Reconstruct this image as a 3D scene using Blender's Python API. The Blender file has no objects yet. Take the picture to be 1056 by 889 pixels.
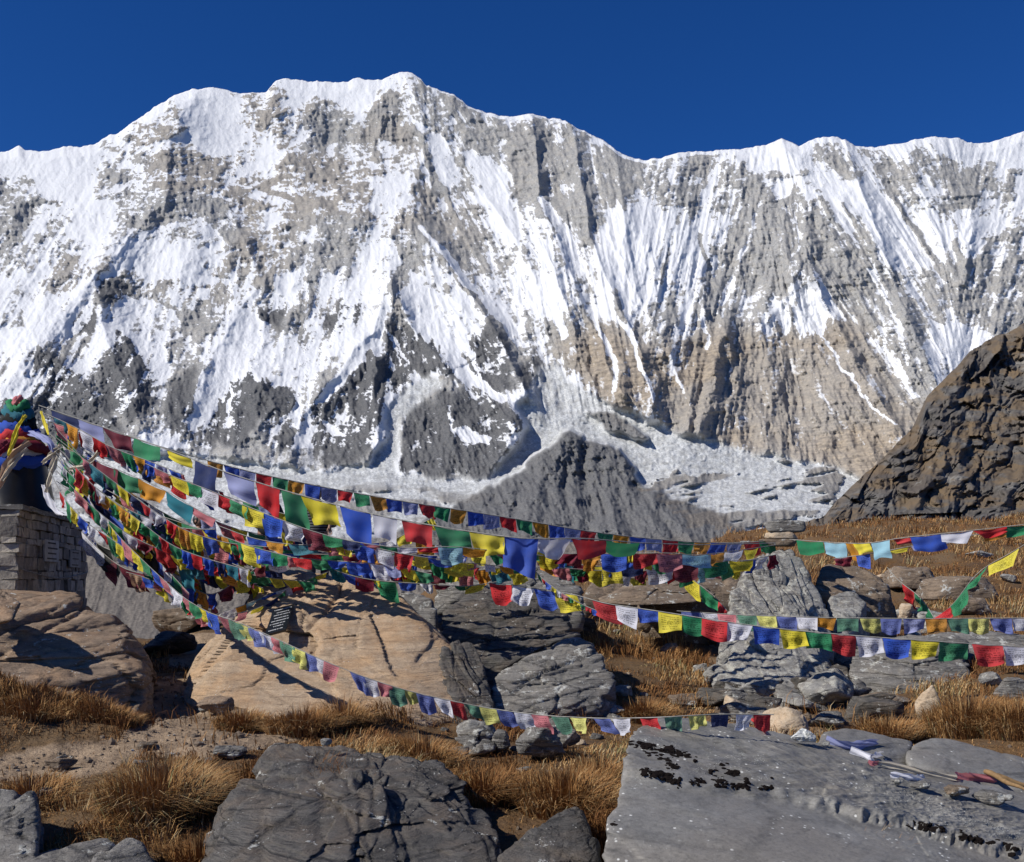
import bpy, bmesh, math, random
import numpy as np
from mathutils import Vector, Matrix

# ------------------------------------------------------------------ scene, camera, light
SC = bpy.context.scene
COL = SC.collection
F, CX, HY, CZ = 1074.0, 528.0, 600.0, 1.7       # focal length, centre, horizon line, eye height
cam = bpy.data.cameras.new('camera'); camo = bpy.data.objects.new('camera', cam); COL.objects.link(camo)
camo.location = (0, 0, CZ); camo.rotation_euler = (math.radians(90), 0, 0)
cam.sensor_width = 36; cam.lens = 36 * F / 1056; cam.shift_y = (HY - 444.5) / 1056
cam.clip_start = 0.1; cam.clip_end = 40000
SC.camera = camo

SUN = Vector((-0.78, -0.38, 0.70)).normalized()
wd = bpy.data.worlds.new('World'); SC.world = wd; wd.use_nodes = True
wt = wd.node_tree; wt.nodes.clear()
SKY_SAT, SKY_VAL, SKY_HUE = 1.22, 1.26, 0.512
sky = wt.nodes.new('ShaderNodeTexSky'); sky.sky_type = 'NISHITA'; sky.sun_disc = False
sky.sun_elevation = math.asin(SUN.z); sky.sun_rotation = math.atan2(SUN.x, SUN.y)
sky.altitude = 4100; sky.air_density = 1.0; sky.dust_density = 0.0; sky.ozone_density = 6.0
hs = wt.nodes.new('ShaderNodeHueSaturation'); hs.inputs['Saturation'].default_value = SKY_SAT; hs.inputs['Value'].default_value = SKY_VAL; hs.inputs['Hue'].default_value = SKY_HUE
bg = wt.nodes.new('ShaderNodeBackground'); bg.inputs['Strength'].default_value = 0.072
wo = wt.nodes.new('ShaderNodeOutputWorld')
wt.links.new(sky.outputs[0], hs.inputs['Color']); wt.links.new(hs.outputs[0], bg.inputs['Color']); wt.links.new(bg.outputs[0], wo.inputs['Surface'])
sl = bpy.data.lights.new('sun', 'SUN'); sl.energy = 4.5; sl.angle = math.radians(0.5); sl.color = (1.0, 0.955, 0.88)
so = bpy.data.objects.new('sun', sl); COL.objects.link(so); so.location = (-30, -20, 40)
so.rotation_euler = (-SUN).to_track_quat('-Z', 'Y').to_euler()
vs = SC.view_settings; vs.view_transform = 'Standard'; vs.look = 'None'; vs.exposure = 0.22; vs.gamma = 1; vs.use_curve_mapping = False
SC.render.engine = 'CYCLES'
cy = SC.cycles; cy.max_bounces = 4; cy.diffuse_bounces = 2; cy.glossy_bounces = 1; cy.transmission_bounces = 2
cy.use_denoising = True; cy.caustics_reflective = False; cy.caustics_refractive = False

# ------------------------------------------------------------------ helpers
rs = np.random.RandomState(7)
T2 = rs.rand(256, 256).astype(np.float32)
T3 = rs.rand(64, 64, 64).astype(np.float32)

def vn(x, y, s=0):
    x = np.asarray(x, np.float64) + s * 17.37; y = np.asarray(y, np.float64) + s * 9.71
    xi = np.floor(x); yi = np.floor(y); fx = x - xi; fy = y - yi
    fx = fx * fx * (3 - 2 * fx); fy = fy * fy * (3 - 2 * fy)
    a = xi.astype(np.int64) & 255; b = yi.astype(np.int64) & 255; a1 = (a + 1) & 255; b1 = (b + 1) & 255
    return (T2[a, b] * (1 - fx) + T2[a1, b] * fx) * (1 - fy) + (T2[a, b1] * (1 - fx) + T2[a1, b1] * fx) * fy

def fbm(x, y, s=0, o=4, g=0.5):
    t = 0; a = 1; w = 0
    for i in range(o):
        t = t + a * vn(x * 2.03 ** i, y * 2.03 ** i, s + i * 3); w += a; a *= g
    return t / w

def rdg(x, y, s=0, o=4, g=0.5):
    t = 0; a = 1; w = 0
    for i in range(o):
        t = t + a * (1 - np.abs(2 * vn(x * 2.03 ** i, y * 2.03 ** i, s + i * 3) - 1)); w += a; a *= g
    return t / w

def vn3(p, s=0):
    p = np.asarray(p) + s * 7.31
    i = np.floor(p); f = p - i; f = f * f * (3 - 2 * f); i = i.astype(np.int64) & 63; j = (i + 1) & 63
    r = 0
    for cx in (0, 1):
        X = j[:, 0] if cx else i[:, 0]; wx = f[:, 0] if cx else 1 - f[:, 0]
        for c_y in (0, 1):
            Y = j[:, 1] if c_y else i[:, 1]; wy = f[:, 1] if c_y else 1 - f[:, 1]
            for c_z in (0, 1):
                Z = j[:, 2] if c_z else i[:, 2]; wz = f[:, 2] if c_z else 1 - f[:, 2]
                r = r + T3[X, Y, Z] * wx * wy * wz
    return r

def fbm3(p, s=0, o=4, g=0.5):
    t = 0; a = 1; w = 0
    for i in range(o):
        t = t + a * vn3(p * 2.03 ** i, s + i * 3); w += a; a *= g
    return t / w

def sst(a, b, x):
    t = np.clip((x - a) / (b - a), 0, 1); return t * t * (3 - 2 * t)

def P(px, py, Y):                      # a photo position at distance Y as a world point
    return Vector(((px - CX) * Y / F, Y, CZ + (HY - py) * Y / F))

def tag(o, label=None, cat=None, group=None, kind=None):
    if label: o['label'] = label
    if cat: o['category'] = cat
    if group: o['group'] = group
    if kind: o['kind'] = kind
    return o

def link(name, me, mat=None, parent=None, loc=(0, 0, 0)):
    o = bpy.data.objects.new(name, me); COL.objects.link(o)
    if mat is not None and me is not None: me.materials.append(mat)
    if parent is not None: o.parent = parent
    o.location = loc
    return o

def empty(name, loc, label=None, cat=None, group=None):
    o = bpy.data.objects.new(name, None); COL.objects.link(o); o.location = loc; o.empty_display_size = 0.2
    return tag(o, label, cat, group)

def np_mesh(name, V, quads=None, tris=None, smooth=True, attrs=None, uv=None):
    me = bpy.data.meshes.new(name)
    V = np.ascontiguousarray(V, np.float32)
    nq = 0 if quads is None else len(quads); nt = 0 if tris is None else len(tris)
    lv = []
    if nq: lv.append(np.asarray(quads, np.int32).ravel())
    if nt: lv.append(np.asarray(tris, np.int32).ravel())
    lv = np.concatenate(lv)
    me.vertices.add(len(V)); me.vertices.foreach_set('co', V.ravel())
    me.loops.add(len(lv)); me.loops.foreach_set('vertex_index', lv)
    st = np.concatenate([np.arange(nq) * 4, nq * 4 + np.arange(nt) * 3]).astype(np.int32)
    me.polygons.add(nq + nt); me.polygons.foreach_set('loop_start', st)
    me.update(calc_edges=True); me.validate()
    me.polygons.foreach_set('use_smooth', np.full(nq + nt, smooth))
    for k, a in (attrs or {}).items():
        at = me.attributes.new(k, 'FLOAT', 'POINT'); at.data.foreach_set('value', np.ascontiguousarray(a, np.float32).ravel())
    if uv is not None:
        l = me.uv_layers.new(name='UVMap'); l.data.foreach_set('uv', np.ascontiguousarray(uv[lv], np.float32).ravel())
    return me

def grid_faces(nr, nc):
    i = np.arange(nr * nc).reshape(nr, nc)
    return np.stack([i[:-1, :-1], i[1:, :-1], i[1:, 1:], i[:-1, 1:]], -1).reshape(-1, 4)

class NT:                              # terse node-tree writer
    def __init__(s, name, rough=0.9, spec=0.25):
        s.m = bpy.data.materials.new(name); s.m.use_nodes = True; s.t = s.m.node_tree
        s.b = s.t.nodes['Principled BSDF']; s.b.inputs['Roughness'].default_value = rough
        s.b.inputs['Specular IOR Level'].default_value = spec
    def n(s, ty, **kw):
        nd = s.t.nodes.new('ShaderNode' + ty)
        for k, v in kw.items():
            if k in nd.inputs: s.put(nd.inputs[k], v)
            else: setattr(nd, k, v)
        return nd
    def put(s, sock, v):
        if isinstance(v, bpy.types.NodeSocket): s.t.links.new(v, sock)
        else: sock.default_value = v
    def attr(s, k): return s.n('Attribute', attribute_name=k).outputs['Fac']
    def co(s, scale=(1, 1, 1), rot=(0, 0, 0), kind='Object'):
        tc = s.n('TexCoord'); mp = s.n('Mapping'); s.t.links.new(tc.outputs[kind], mp.inputs['Vector'])
        mp.inputs['Scale'].default_value = scale; mp.inputs['Rotation'].default_value = rot
        return mp.outputs[0]
    def noise(s, v, scale, detail=5, rough=0.6, dist=0):
        nd = s.n('TexNoise'); s.t.links.new(v, nd.inputs['Vector'])
        nd.inputs['Scale'].default_value = scale; nd.inputs['Detail'].default_value = detail
        nd.inputs['Roughness'].default_value = rough; nd.inputs['Distortion'].default_value = dist
        return nd.outputs['Fac']
    def vor(s, v, scale, feat='F1', out='Distance', rnd=1):
        nd = s.n('TexVoronoi', feature=feat); s.t.links.new(v, nd.inputs['Vector']); nd.inputs['Scale'].default_value = scale
        nd.inputs['Randomness'].default_value = rnd
        return nd.outputs[out]
    def ramp(s, f, stops, interp='LINEAR'):
        nd = s.n('ValToRGB'); s.put(nd.inputs[0], f); r = nd.color_ramp; r.interpolation = interp
        while len(r.elements) < len(stops): r.elements.new(0.5)
        for e, (p, c) in zip(r.elements, stops):
            e.position = p; e.color = (c, c, c, 1) if not hasattr(c, '__len__') else (*c, 1)
        return nd.outputs[0]
    def math(s, op, a, b=0.0, c=0.0):
        nd = s.n('Math', operation=op); s.put(nd.inputs[0], a); s.put(nd.inputs[1], b); s.put(nd.inputs[2], c); return nd.outputs[0]
    def mix(s, f, a, b, bl='MIX'):
        nd = s.n('Mix', data_type='RGBA', blend_type=bl); s.put(nd.inputs['Factor'], f)
        ia = [q for q in nd.inputs if q.type == 'RGBA']
        for q, v in zip(ia, (a, b)):
            if isinstance(v, bpy.types.NodeSocket): s.t.links.new(v, q)
            else: q.default_value = (*v, 1) if len(v) == 3 else v
        return [q for q in nd.outputs if q.type == 'RGBA'][0]
    def base(s, c):
        s.put(s.b.inputs['Base Color'], c if isinstance(c, bpy.types.NodeSocket) else (*c, 1)); return s
    def bump(s, h, strength=0.5, dist=0.05):
        nd = s.n('Bump'); s.put(nd.inputs['Height'], h); nd.inputs['Strength'].default_value = strength; nd.inputs['Distance'].default_value = dist
        s.t.links.new(nd.outputs[0], s.b.inputs['Normal']); return s

def inpoly(X, Y, pts):
    r = np.zeros(X.shape, bool); n = len(pts)
    xs = [p[0] for p in pts]; ys = [p[1] for p in pts]
    sel = (X > min(xs)) & (X < max(xs)) & (Y > min(ys)) & (Y < max(ys))
    x = X[sel]; y = Y[sel]; q = np.zeros(x.shape, bool)
    for i in range(n):
        (x1, y1), (x2, y2) = pts[i], pts[(i + 1) % n]
        if y1 == y2: continue
        c = ((y1 > y) != (y2 > y)) & (x < (x2 - x1) * (y - y1) / (y2 - y1) + x1); q ^= c
    r[sel] = q; return r

def blur(a, k):
    a = a.astype(np.float64)
    for ax in (0, 1):
        for _ in range(2):
            p = np.pad(a, [(k + 1, k) if i == ax else (0, 0) for i in (0, 1)], mode='edge').cumsum(ax)
            a = (p.take(range(2 * k + 1, p.shape[ax]), ax) - p.take(range(0, p.shape[ax] - 2 * k - 1), ax)) / (2 * k + 1)
    return a

def polydist(X, Y, line, rad):
    """distance, signed side (+ right of a downward line) and position along a polyline, within rad"""
    d = np.full(X.shape, 1e9); sd = np.zeros(X.shape); tt = np.zeros(X.shape)
    xs = [p[0] for p in line]; ys = [p[1] for p in line]
    sel = (X > min(xs) - rad) & (X < max(xs) + rad) & (Y > min(ys) - rad) & (Y < max(ys) + rad)
    x = X[sel]; y = Y[sel]; D = np.full(x.shape, 1e9); S = np.zeros(x.shape); T = np.zeros(x.shape); n = len(line) - 1
    for i in range(n):
        (x1, y1), (x2, y2) = line[i], line[i + 1]; dx, dy = x2 - x1, y2 - y1; L = dx * dx + dy * dy
        t = np.clip(((x - x1) * dx + (y - y1) * dy) / L, 0, 1); e = np.hypot(x - x1 - t * dx, y - y1 - t * dy)
        c = np.clip(((x - x1) * dy - (y - y1) * dx) / (math.sqrt(L) * np.maximum(e, .6)), -1, 1); m = e < D
        D[m] = e[m]; S[m] = c[m]; T[m] = (i + t[m]) / n
    d[sel] = D; sd[sel] = S; tt[sel] = T
    return d, sd, tt
# ------------------------------------------------------------------ the great snow wall
SKYL = [(-420,190),(-200,150),(-80,170),(0,157),(10,155),(20,151),(30,155),(40,157),(55,154),(72,151),(90,151),(100,147),(112,139),(122,138),(134,128),
 (150,117),(165,107),(175,101),(192,94),(205,91),(220,89),(232,93),(248,97),(262,96),(275,95),(284,84),(292,80),(305,82),(318,84),(335,84),
 (350,85),(362,83),(371,80),(385,83),(395,82),(405,77),(415,74),(425,75),(434,81),(440,88),(455,94),(468,97),(480,107),(492,113),(505,117),(515,120),
 (528,120),(545,118),(555,119),(568,122),(583,124),(595,133),(610,138),(622,145),(636,156),(650,162),(665,165),(682,163),(686,160),(700,157),
 (720,156),(745,154),(765,153),(778,152),(790,150),(800,145),(806,143),(812,145),(824,150),(835,144),(848,141),(860,142),(872,144),(882,150),(895,152),
 (912,151),(930,147),(945,144),(958,142),(975,141),(990,143),(1000,147),(1020,147),(1035,142),(1050,137),(1060,136),(1150,150),(1260,120),(1480,170)]
CG = ["99999987799873399999999999999999","99999696558733377699999999999999","99965696556426232337999999999999"[:32],
 "99965676857428232433434994453799","69874456644784482332342258754227","58973333653473584768653325976326","66964342334443353859886223688776",
 "77888883344735256779886222389655","78985784466845567748684236367433","77646554557868677757553368334423","87779448446959686434332367454652",
 "95667578957857443223221222263691","83436458983159623821110111141691","73335484271173129974100000010000","11235332361181118866720000000000",
 "11129842562272378177877200000000","55555555555555555555555555555555","55555555555555555555555555555555"]
CG = np.array([[int(c) for c in r.ljust(32, '9')[:32]] for r in CG], float) / 9

def build_mountain():
    nc, nr = 1320, 590
    cx = np.concatenate([np.linspace(-420, -12, 130, endpoint=False), np.linspace(-12, 1068, nc - 260, endpoint=False), np.linspace(1068, 1480, 130)])
    sk = np.interp(cx, [p[0] for p in SKYL], [p[1] for p in SKYL]) + 5.0 * (fbm(cx / 9, cx * 0, 3, 5, .62) - .5)
    t = np.linspace(0, 1, nr)[:, None]
    PX = np.repeat(cx[None], nr, 0); PY = sk[None] + (705 - sk[None]) * t
    # warped coordinates give every traced patch a ragged natural edge
    w1 = fbm(PX / 14, PY / 14, 11, 5, 0.6) - 0.5; w2 = fbm(PX / 14, PY / 14, 41, 5, 0.6) - 0.5
    L1 = fbm(PX / 38, PY / 38, 12, 3) - .5; L2 = fbm(PX / 38, PY / 38, 42, 3) - .5
    WX = PX + 22 * w1 + 26 * L1; WY = PY + 20 * w2 + 24 * L2
    WX2 = PX + 12 * w1 + 5 * L1; WY2 = PY + 12 * w2 + 5 * L2
    # coverage from the coarse survey of the face
    gx = np.clip((WX - 16) / 33, 0, 30.999); gy = np.clip((WY - 88) / 25, 0, 16.999)
    ix = gx.astype(int); iy = gy.astype(int); fx = gx - ix; fy = gy - iy
    C = (CG[iy, ix] * (1 - fx) + CG[iy, ix + 1] * fx) * (1 - fy) + (CG[iy + 1, ix] * (1 - fx) + CG[iy + 1, ix + 1] * fx) * fy
    C = np.clip(0.5 + (C - 0.55) * 1.7, 0, 1)
    # streaks that run down the fall line
    tilt = np.interp(PX, [0, 60, 180, 300, 370, 420, 470, 560, 620, 680, 740, 800, 850, 960, 1010, 1056],
                     [-.7, -.6, -.35, -.3, -.35, .1, .5, .35, .2, -.1, -.25, .1, .5, .55, -.35, -.4])
    ST = 0; FL = 0; RIB = 0; W = 0
    for q, sh in enumerate((-.6, -.2, .2, .6)):
        w = np.clip(1 - np.abs(tilt - sh) / .4, 0.0, 1) + 1e-4; u = PX - sh * PY
        ST = ST + w * (0.65 * fbm(u / 12, PY / 44, 50 + q, 5, .6) + 0.35 * fbm(u / 3.4, PY / 24, 60 + q, 3, .6))
        RIB = RIB + w * rdg(u / 40 + .3 * w1, PY / 300, 75 + q, 3, .5); FL = FL + w * rdg(u / 6, PY / 60, 70 + q, 3, .55); W = W + w
    ST /= W; FL /= W; RIB /= W
    ISO = .45 * fbm(PX / 24 + PY / 40, PY / 15, 80, 4, .65) + .3 * rdg(PX / 9 + PY / 12, PY / 4, 83, 4, .7) + .25 * fbm(PX / 2.4 + PY / 5, PY / 1.9, 86, 3, .75)
    lowl = sst(500, 350, PX) * sst(300, 200, PY)
    mixw = np.clip(0.5 - 0.38 * lowl, 0.1, 1)
    fine = fbm(PX / 2.6, PY / 2.2, 90, 3, .7)
    N = mixw * ST * 1.15 + (1 - mixw) * ISO + 0.10 * fine
    od = np.argsort(N.ravel()); rk = np.empty(N.size); rk[od] = np.arange(N.size) / N.size; rk = rk.reshape(N.shape)
    rock0 = np.zeros_like(C)
    def put(pts, val, X=WX2, Y=WY2, k=1.0):
        m = inpoly(X, Y, pts); C[m] = C[m] * (1 - k) + val * k; return m
    # rock buttresses and bare faces
    DARK = [([(35,358),(60,365),(100,400),(120,440),(150,465),(60,455),(20,440),(-20,436),(0,420),(35,405)],.14),
     ([(120,335),(135,350),(160,385),(163,400),(155,425),(130,440),(118,420),(105,400),(112,370)],.25),
     ([(93,312),(98,330),(97,345),(80,345),(74,330),(84,315)],.2),([(100,285),(128,290),(140,303),(120,315),(98,305)],.2),
     ([(205,375),(206,400),(200,430),(185,446),(168,430),(172,400),(190,385)],.05),
     ([(264,385),(300,405),(308,412),(300,427),(275,432),(264,440),(240,464),(220,452),(218,435),(240,395)],.05),
     ([(290,440),(300,437),(303,455),(292,462),(282,455)],.1),
     ([(378,360),(395,368),(402,380),(418,385),(425,390),(405,402),(398,415),(393,440),(380,465),(362,482),(335,478),(320,470),(318,440),(325,415),(345,400),(370,372)],0),
     ([(395,333),(420,335),(450,360),(478,394),(460,390),(445,386),(430,388),(415,384),(400,368)],.08),
     ([(425,420),(445,410),(465,403),(490,402),(510,410),(528,425),(543,438),(540,455),(515,475),(500,492),(470,490),(412,485),(415,455)],0),
     ([(545,360),(558,375),(562,395),(553,410),(535,400),(534,385)],0),([(478,365),(505,325),(525,350),(530,395),(515,410),(495,400)],.05),
     ([(265,320),(300,318),(292,345),(268,348)],.1),([(350,310),(385,300),(365,335),(340,350),(330,335)],.15)]
    DM = np.zeros_like(C)
    stx = 22 * (fbm((PX + .3 * PY) / 7, PY / 26, 17, 4, .65) - .5); sty = 46 * (fbm((PX - .25 * PY) / 6, PY / 40, 18, 4, .65) - .5)
    for pts, v in DARK: m = put(pts, max(v, .12), WX2 + stx * .6, WY2 + sty * .55); DM[m] = 1
    put([(466,444),(476,440),(490,444),(507,449),(505,458),(494,454),(488,460),(474,452)], 1, k=1)
    put([(334,435),(345,440),(356,450),(340,450)], .9); put([(430,452),(446,455),(438,462),(415,470)], .6)
    # tan wall, bare below the flutings
    TANP = [(566,352),(640,338),(700,350),(760,342),(800,348),(830,340),(870,338),(890,350),(950,420),(985,470),(900,500),(870,500),(800,466),(745,466),(690,440),(640,424),(600,402),(585,380)]
    tm = put(TANP, .05, WX + 14 * (fbm(PX / 12, PY / 40, 15, 3) - .5), WY + 50 * (fbm(PX / 8, PY / 60, 16, 3) - .5))
    for pts, v in [([(660,225),(700,300),(735,320),(742,380),(735,430)][:0] or [(742,238),(800,200),(835,260),(815,290),(790,330),(760,345),(742,320)],.16),
                   ([(840,270),(870,250),(905,290),(930,330),(900,340),(870,330),(852,300)],.06),
                   ([(670,160),(770,162),(775,215),(700,220),(660,200)],.3),([(540,130),(600,140),(640,175),(640,215),(610,220),(590,250),(560,215),(552,160)],.22),
                   ([(455,115),(520,135),(525,165),(500,160),(478,160),(470,140)],.2),([(950,165),(1056,172),(1042,212),(985,216),(962,195)],.2),
                   ([(880,150),(945,160),(960,180),(920,180),(890,168)],.3),([(398,100),(440,92),(450,120),(438,150),(400,145),(380,120)],.25),
                   ([(145,155),(175,145),(215,165),(260,190),(250,215),(190,230),(150,200)],.22),([(215,190),(330,200),(330,280),(270,285),(235,250)],.3),
                   ([(480,150),(500,215),(525,260),(520,290),(490,260),(470,215)],.3),([(990,250),(1056,235),(1056,330),(1010,320)],.2),
                   ([(-20,175),(30,185),(48,205),(38,240),(15,280),(-20,290)],.22),([(45,205),(75,215),(72,262),(50,250)],.25),([(105,165),(150,158),(142,200),(118,216),(92,192)],.3),([(0,300),(20,300),(15,340),(-10,345)],.3),
                   ([(95,285),(140,288),(190,300),(198,330),(160,332),(118,318)],.3),([(180,290),(230,298),(238,342),(205,348),(185,320)],.3),([(265,100),(300,105),(310,135),(290,150),(268,135)],.3),([(320,95),(365,110),(372,150),(330,150),(300,130)],.35),
                   ([(55,255),(95,262),(85,300),(60,320),(40,300)],.3),([(345,205),(395,215),(398,250),(360,260),(330,235)],.25),([(415,215),(470,300),(460,330),(430,285),(410,250)],.2),([(900,320),(945,312),(960,330),(950,400),(925,420),(905,370)],.08)]:
        put(pts, v, WX, WY, .75)
    # bright snow fields
    for pts, v in [([(205,100),(240,100),(252,118),(238,140),(222,158),(208,142),(182,118)],1),([(175,138),(200,132),(215,142),(208,150),(175,148)],1),
                   ([(264,140),(285,142),(292,160),(270,165),(262,160)],.95),([(382,145),(425,148),(432,170),(420,205),(400,175)],.96),
                   ([(396,190),(425,190),(425,212),(405,212)],.98),([(420,100+15),(458,140),(452,146),(436,140)],.97),([(470,155),(505,160),(525,195),(525,205),(500,195)],.93),
                   ([(390,250),(402,240),(415,270),(400,300),(365,345),(340,355),(350,310)],.95),
                   ([(787,186),(822,182),(812,205),(800,208)],1),([(704,182),(726,184),(726,192),(708,194)],.95),([(1042,180),(1060,180),(1060,215),(1048,200)],1),
                   ([(982,218),(1010,216),(1008,260),(995,255)],.95),([(958,330),(985,332),(1030,350),(1020,362),(985,388),(970,350)],1),
                   ([(834,272),(820,320),(798,330),(810,300)],.95),([(838,275),(850,290),(885,332),(862,330),(845,300)],.93),
                   ([(430,290),(448,300),(480,310),(495,340),(480,345),(500,390),(530,415),(505,405),(470,395),(440,320)],.95),
                   ([(905,335),(920,345),(935,385),(950,410),(940,412),(915,370)],.75),([(810,160),(845,195),(900,260),(935,290),(920,250),(880,200),(845,170)],.9),
                   ([(60,255),(120,240),(210,225),(230,250),(225,280),(150,282),(100,280)],.9),([(0,350),(100,280),(95,300),(40,350),(30,400),(-10,420)],.92),
                   ([(120,300),(150,310),(180,320),(190,345),(165,360),(150,345),(120,340)],.93),([(240,330),(264,330),(300,345),(300,390),(264,380),(250,390),(225,380)],.93)]:
        put(pts, v, k=.85)
    C[(PY - sk[None]) < (1 + 5 * vn(PX / 20, PX * 0, 5)) * (.4 + .6 * sst(470, 520, PX))] = .97
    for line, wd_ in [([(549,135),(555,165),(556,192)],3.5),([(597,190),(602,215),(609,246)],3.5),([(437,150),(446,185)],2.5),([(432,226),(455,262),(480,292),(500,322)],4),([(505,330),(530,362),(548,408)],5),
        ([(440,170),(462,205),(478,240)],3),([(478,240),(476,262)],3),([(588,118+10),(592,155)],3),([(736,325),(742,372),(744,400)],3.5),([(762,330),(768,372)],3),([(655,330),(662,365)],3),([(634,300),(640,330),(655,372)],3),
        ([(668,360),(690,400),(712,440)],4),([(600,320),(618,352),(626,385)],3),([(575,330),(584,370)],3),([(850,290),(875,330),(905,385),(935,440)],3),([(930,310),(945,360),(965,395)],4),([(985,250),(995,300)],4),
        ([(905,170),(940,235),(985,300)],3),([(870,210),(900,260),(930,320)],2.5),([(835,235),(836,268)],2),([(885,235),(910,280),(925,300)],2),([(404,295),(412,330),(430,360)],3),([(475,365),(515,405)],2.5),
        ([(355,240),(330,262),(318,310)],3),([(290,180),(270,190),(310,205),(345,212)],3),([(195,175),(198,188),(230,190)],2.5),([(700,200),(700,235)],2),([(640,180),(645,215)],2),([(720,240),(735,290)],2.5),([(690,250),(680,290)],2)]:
        d, s, u = polydist(WX2, WY2, line, 14); m = d < wd_ * (1.2 - .7 * np.abs(u - .5)); C[m] = 0  # shade right of the ridges, painted in as narrow snowless rock strips
    # white gullies and snow lines (narrow strips)
    for line, wd_, v in [([(610,325),(620,345),(632,370),(634,402)],2.6,1),([(634,325),(652,345),(662,378),(674,412)],2.6,1),([(694,365),(700,392),(712,418)],1.6,.9),
        ([(568,310),(580,350)],4,1),([(725,310),(730,360)],2.4,.9),([(846,345),(862,368),(880,395),(905,425),(922,437)],1.5,.95),([(640,300),(650,340)],4,.9),
        ([(425,285),(447,330),(478,385),(520,412)],5,.97),([(433,235),(460,268),(500,310)],3.4,.95),([(590,230),(618,300)],5,.9),([(560,205),(600,270)],5,.85),
        ([(700,215),(668,300),(665,330)],4,.85),([(787,210),(760,270),(745,310)],3,.85),([(390,330),(405,350),(412,375)],1.6,.9),([(404,345),(422,375)],1.4,.9),
        ([(400,310),(385,345),(345,400),(330,415)],5,.97),([(820,205),(822,260)],1,.8),([(900,280),(925,330),(935,370)],3,.8),([(482,352),(498,395)],1.8,.9),
        ([(235,440),(238,395)],1.6,.9),([(305,360),(312,420),(312,470)],8,.8),([(200,440),(215,385),(235,330)],6,.85),([(100,280),(85,330),(70,350)],5,.9),([(465,418),(467,450)],1.6,.9)]:
        d, s, u = polydist(WX2, WY2, line, 14); m = d < wd_ * (1.1 - .5 * np.abs(u - .5)); C[m] = v
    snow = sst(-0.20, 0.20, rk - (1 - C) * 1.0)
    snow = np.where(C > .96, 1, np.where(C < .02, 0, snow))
    # glaciers: broken ice, and the moraine hill before them
    ICE = [(-420,476),(150,466),(200,470),(240,474),(330,486),(380,478),(400,450),(400,420),(425,395),(448,390),(458,398),(430,416),(414,440),(410,487),(460,494),(505,494),(545,442),
           (532,418),(556,380),(572,376),(600,405),(640,420),(700,446),(760,462),(850,482),(890,492),(850,545),(745,560),(560,560),(-420,560)]
    ice = blur(inpoly(WX2, WY2, ICE), 2)
    HILL = [(560,463),(572,455),(583,446),(592,447),(603,452),(622,458),(640,466),(655,482),(662,498),(684,510),(700,513),(735,527),(765,545),(800,600),(800,720),(330,720),(385,560),(432,538),(480,517),(515,498),(534,486),(547,474)]
    hill = blur(inpoly(PX + 16 * w1, PY + 16 * w2, HILL), 1)
    hn = blur(inpoly(WX2, WY2, [(604,424),(625,424),(645,432),(668,450),(664,454),(640,448),(618,436)]), 1)
    low = sst(548, 566, PY + 14 * w1)
    rub = sst(.45, .6, fbm(PX / 40, PY / 9, 120, 4)) * sst(486, 510, PY) * sst(520, 450, PX) * .75
    rub = np.maximum(rub, sst(.5, .62, fbm(PX / 30 + PY / 10, PY / 10, 125, 4)) * inpoly(WX, WY, [(660,500),(760,475),(870,490),(850,530),(740,560),(700,530)]) * .8)
    ice = ice * (1 - hill) * (1 - hn) * (1 - low) * (1 - rub)
    bare = np.maximum.reduce([hill, hn, low, rub * (PY > 470)])
    snow = snow * (1 - bare)
    snow = np.where(PY > 462, snow * np.clip(ice + (PY < 490) * .5, 0, 1), snow)
    tan = np.clip(blur(tm, 14) * (.55 + .45 * sst(.35, .6, fbm(PX / 60, PY / 40, 133, 4))) + 0.4 * sst(.45, .65, fbm(PX / 70, PY / 50, 130, 3)) * sst(360, 240, PY) * sst(620, 350, PX), 0, 1)
    dark = np.clip(blur(DM, 2) + .9 * hill + .7 * hn, 0, 1); dark = np.clip(dark + .6 * sst(.5, .62, fbm(PX / 26, PY / 34, 135, 4)) * sst(300, 380, PY) * sst(560, 460, PX), 0, 1)
    # ---- depth (metres): base slope, spurs, ribs, roughness
    v = (705 - PY)
    Y = np.interp(PY, [80, 150, 300, 400, 450, 490, 560, 620, 705], [8000, 7600, 6500, 5700, 5300, 4900, 3800, 2900, 1500])
    Y = Y + 350 * (fbm(PX / 160, PY / 200, 140, 3) - .5) * sst(600, 450, PY)
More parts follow.
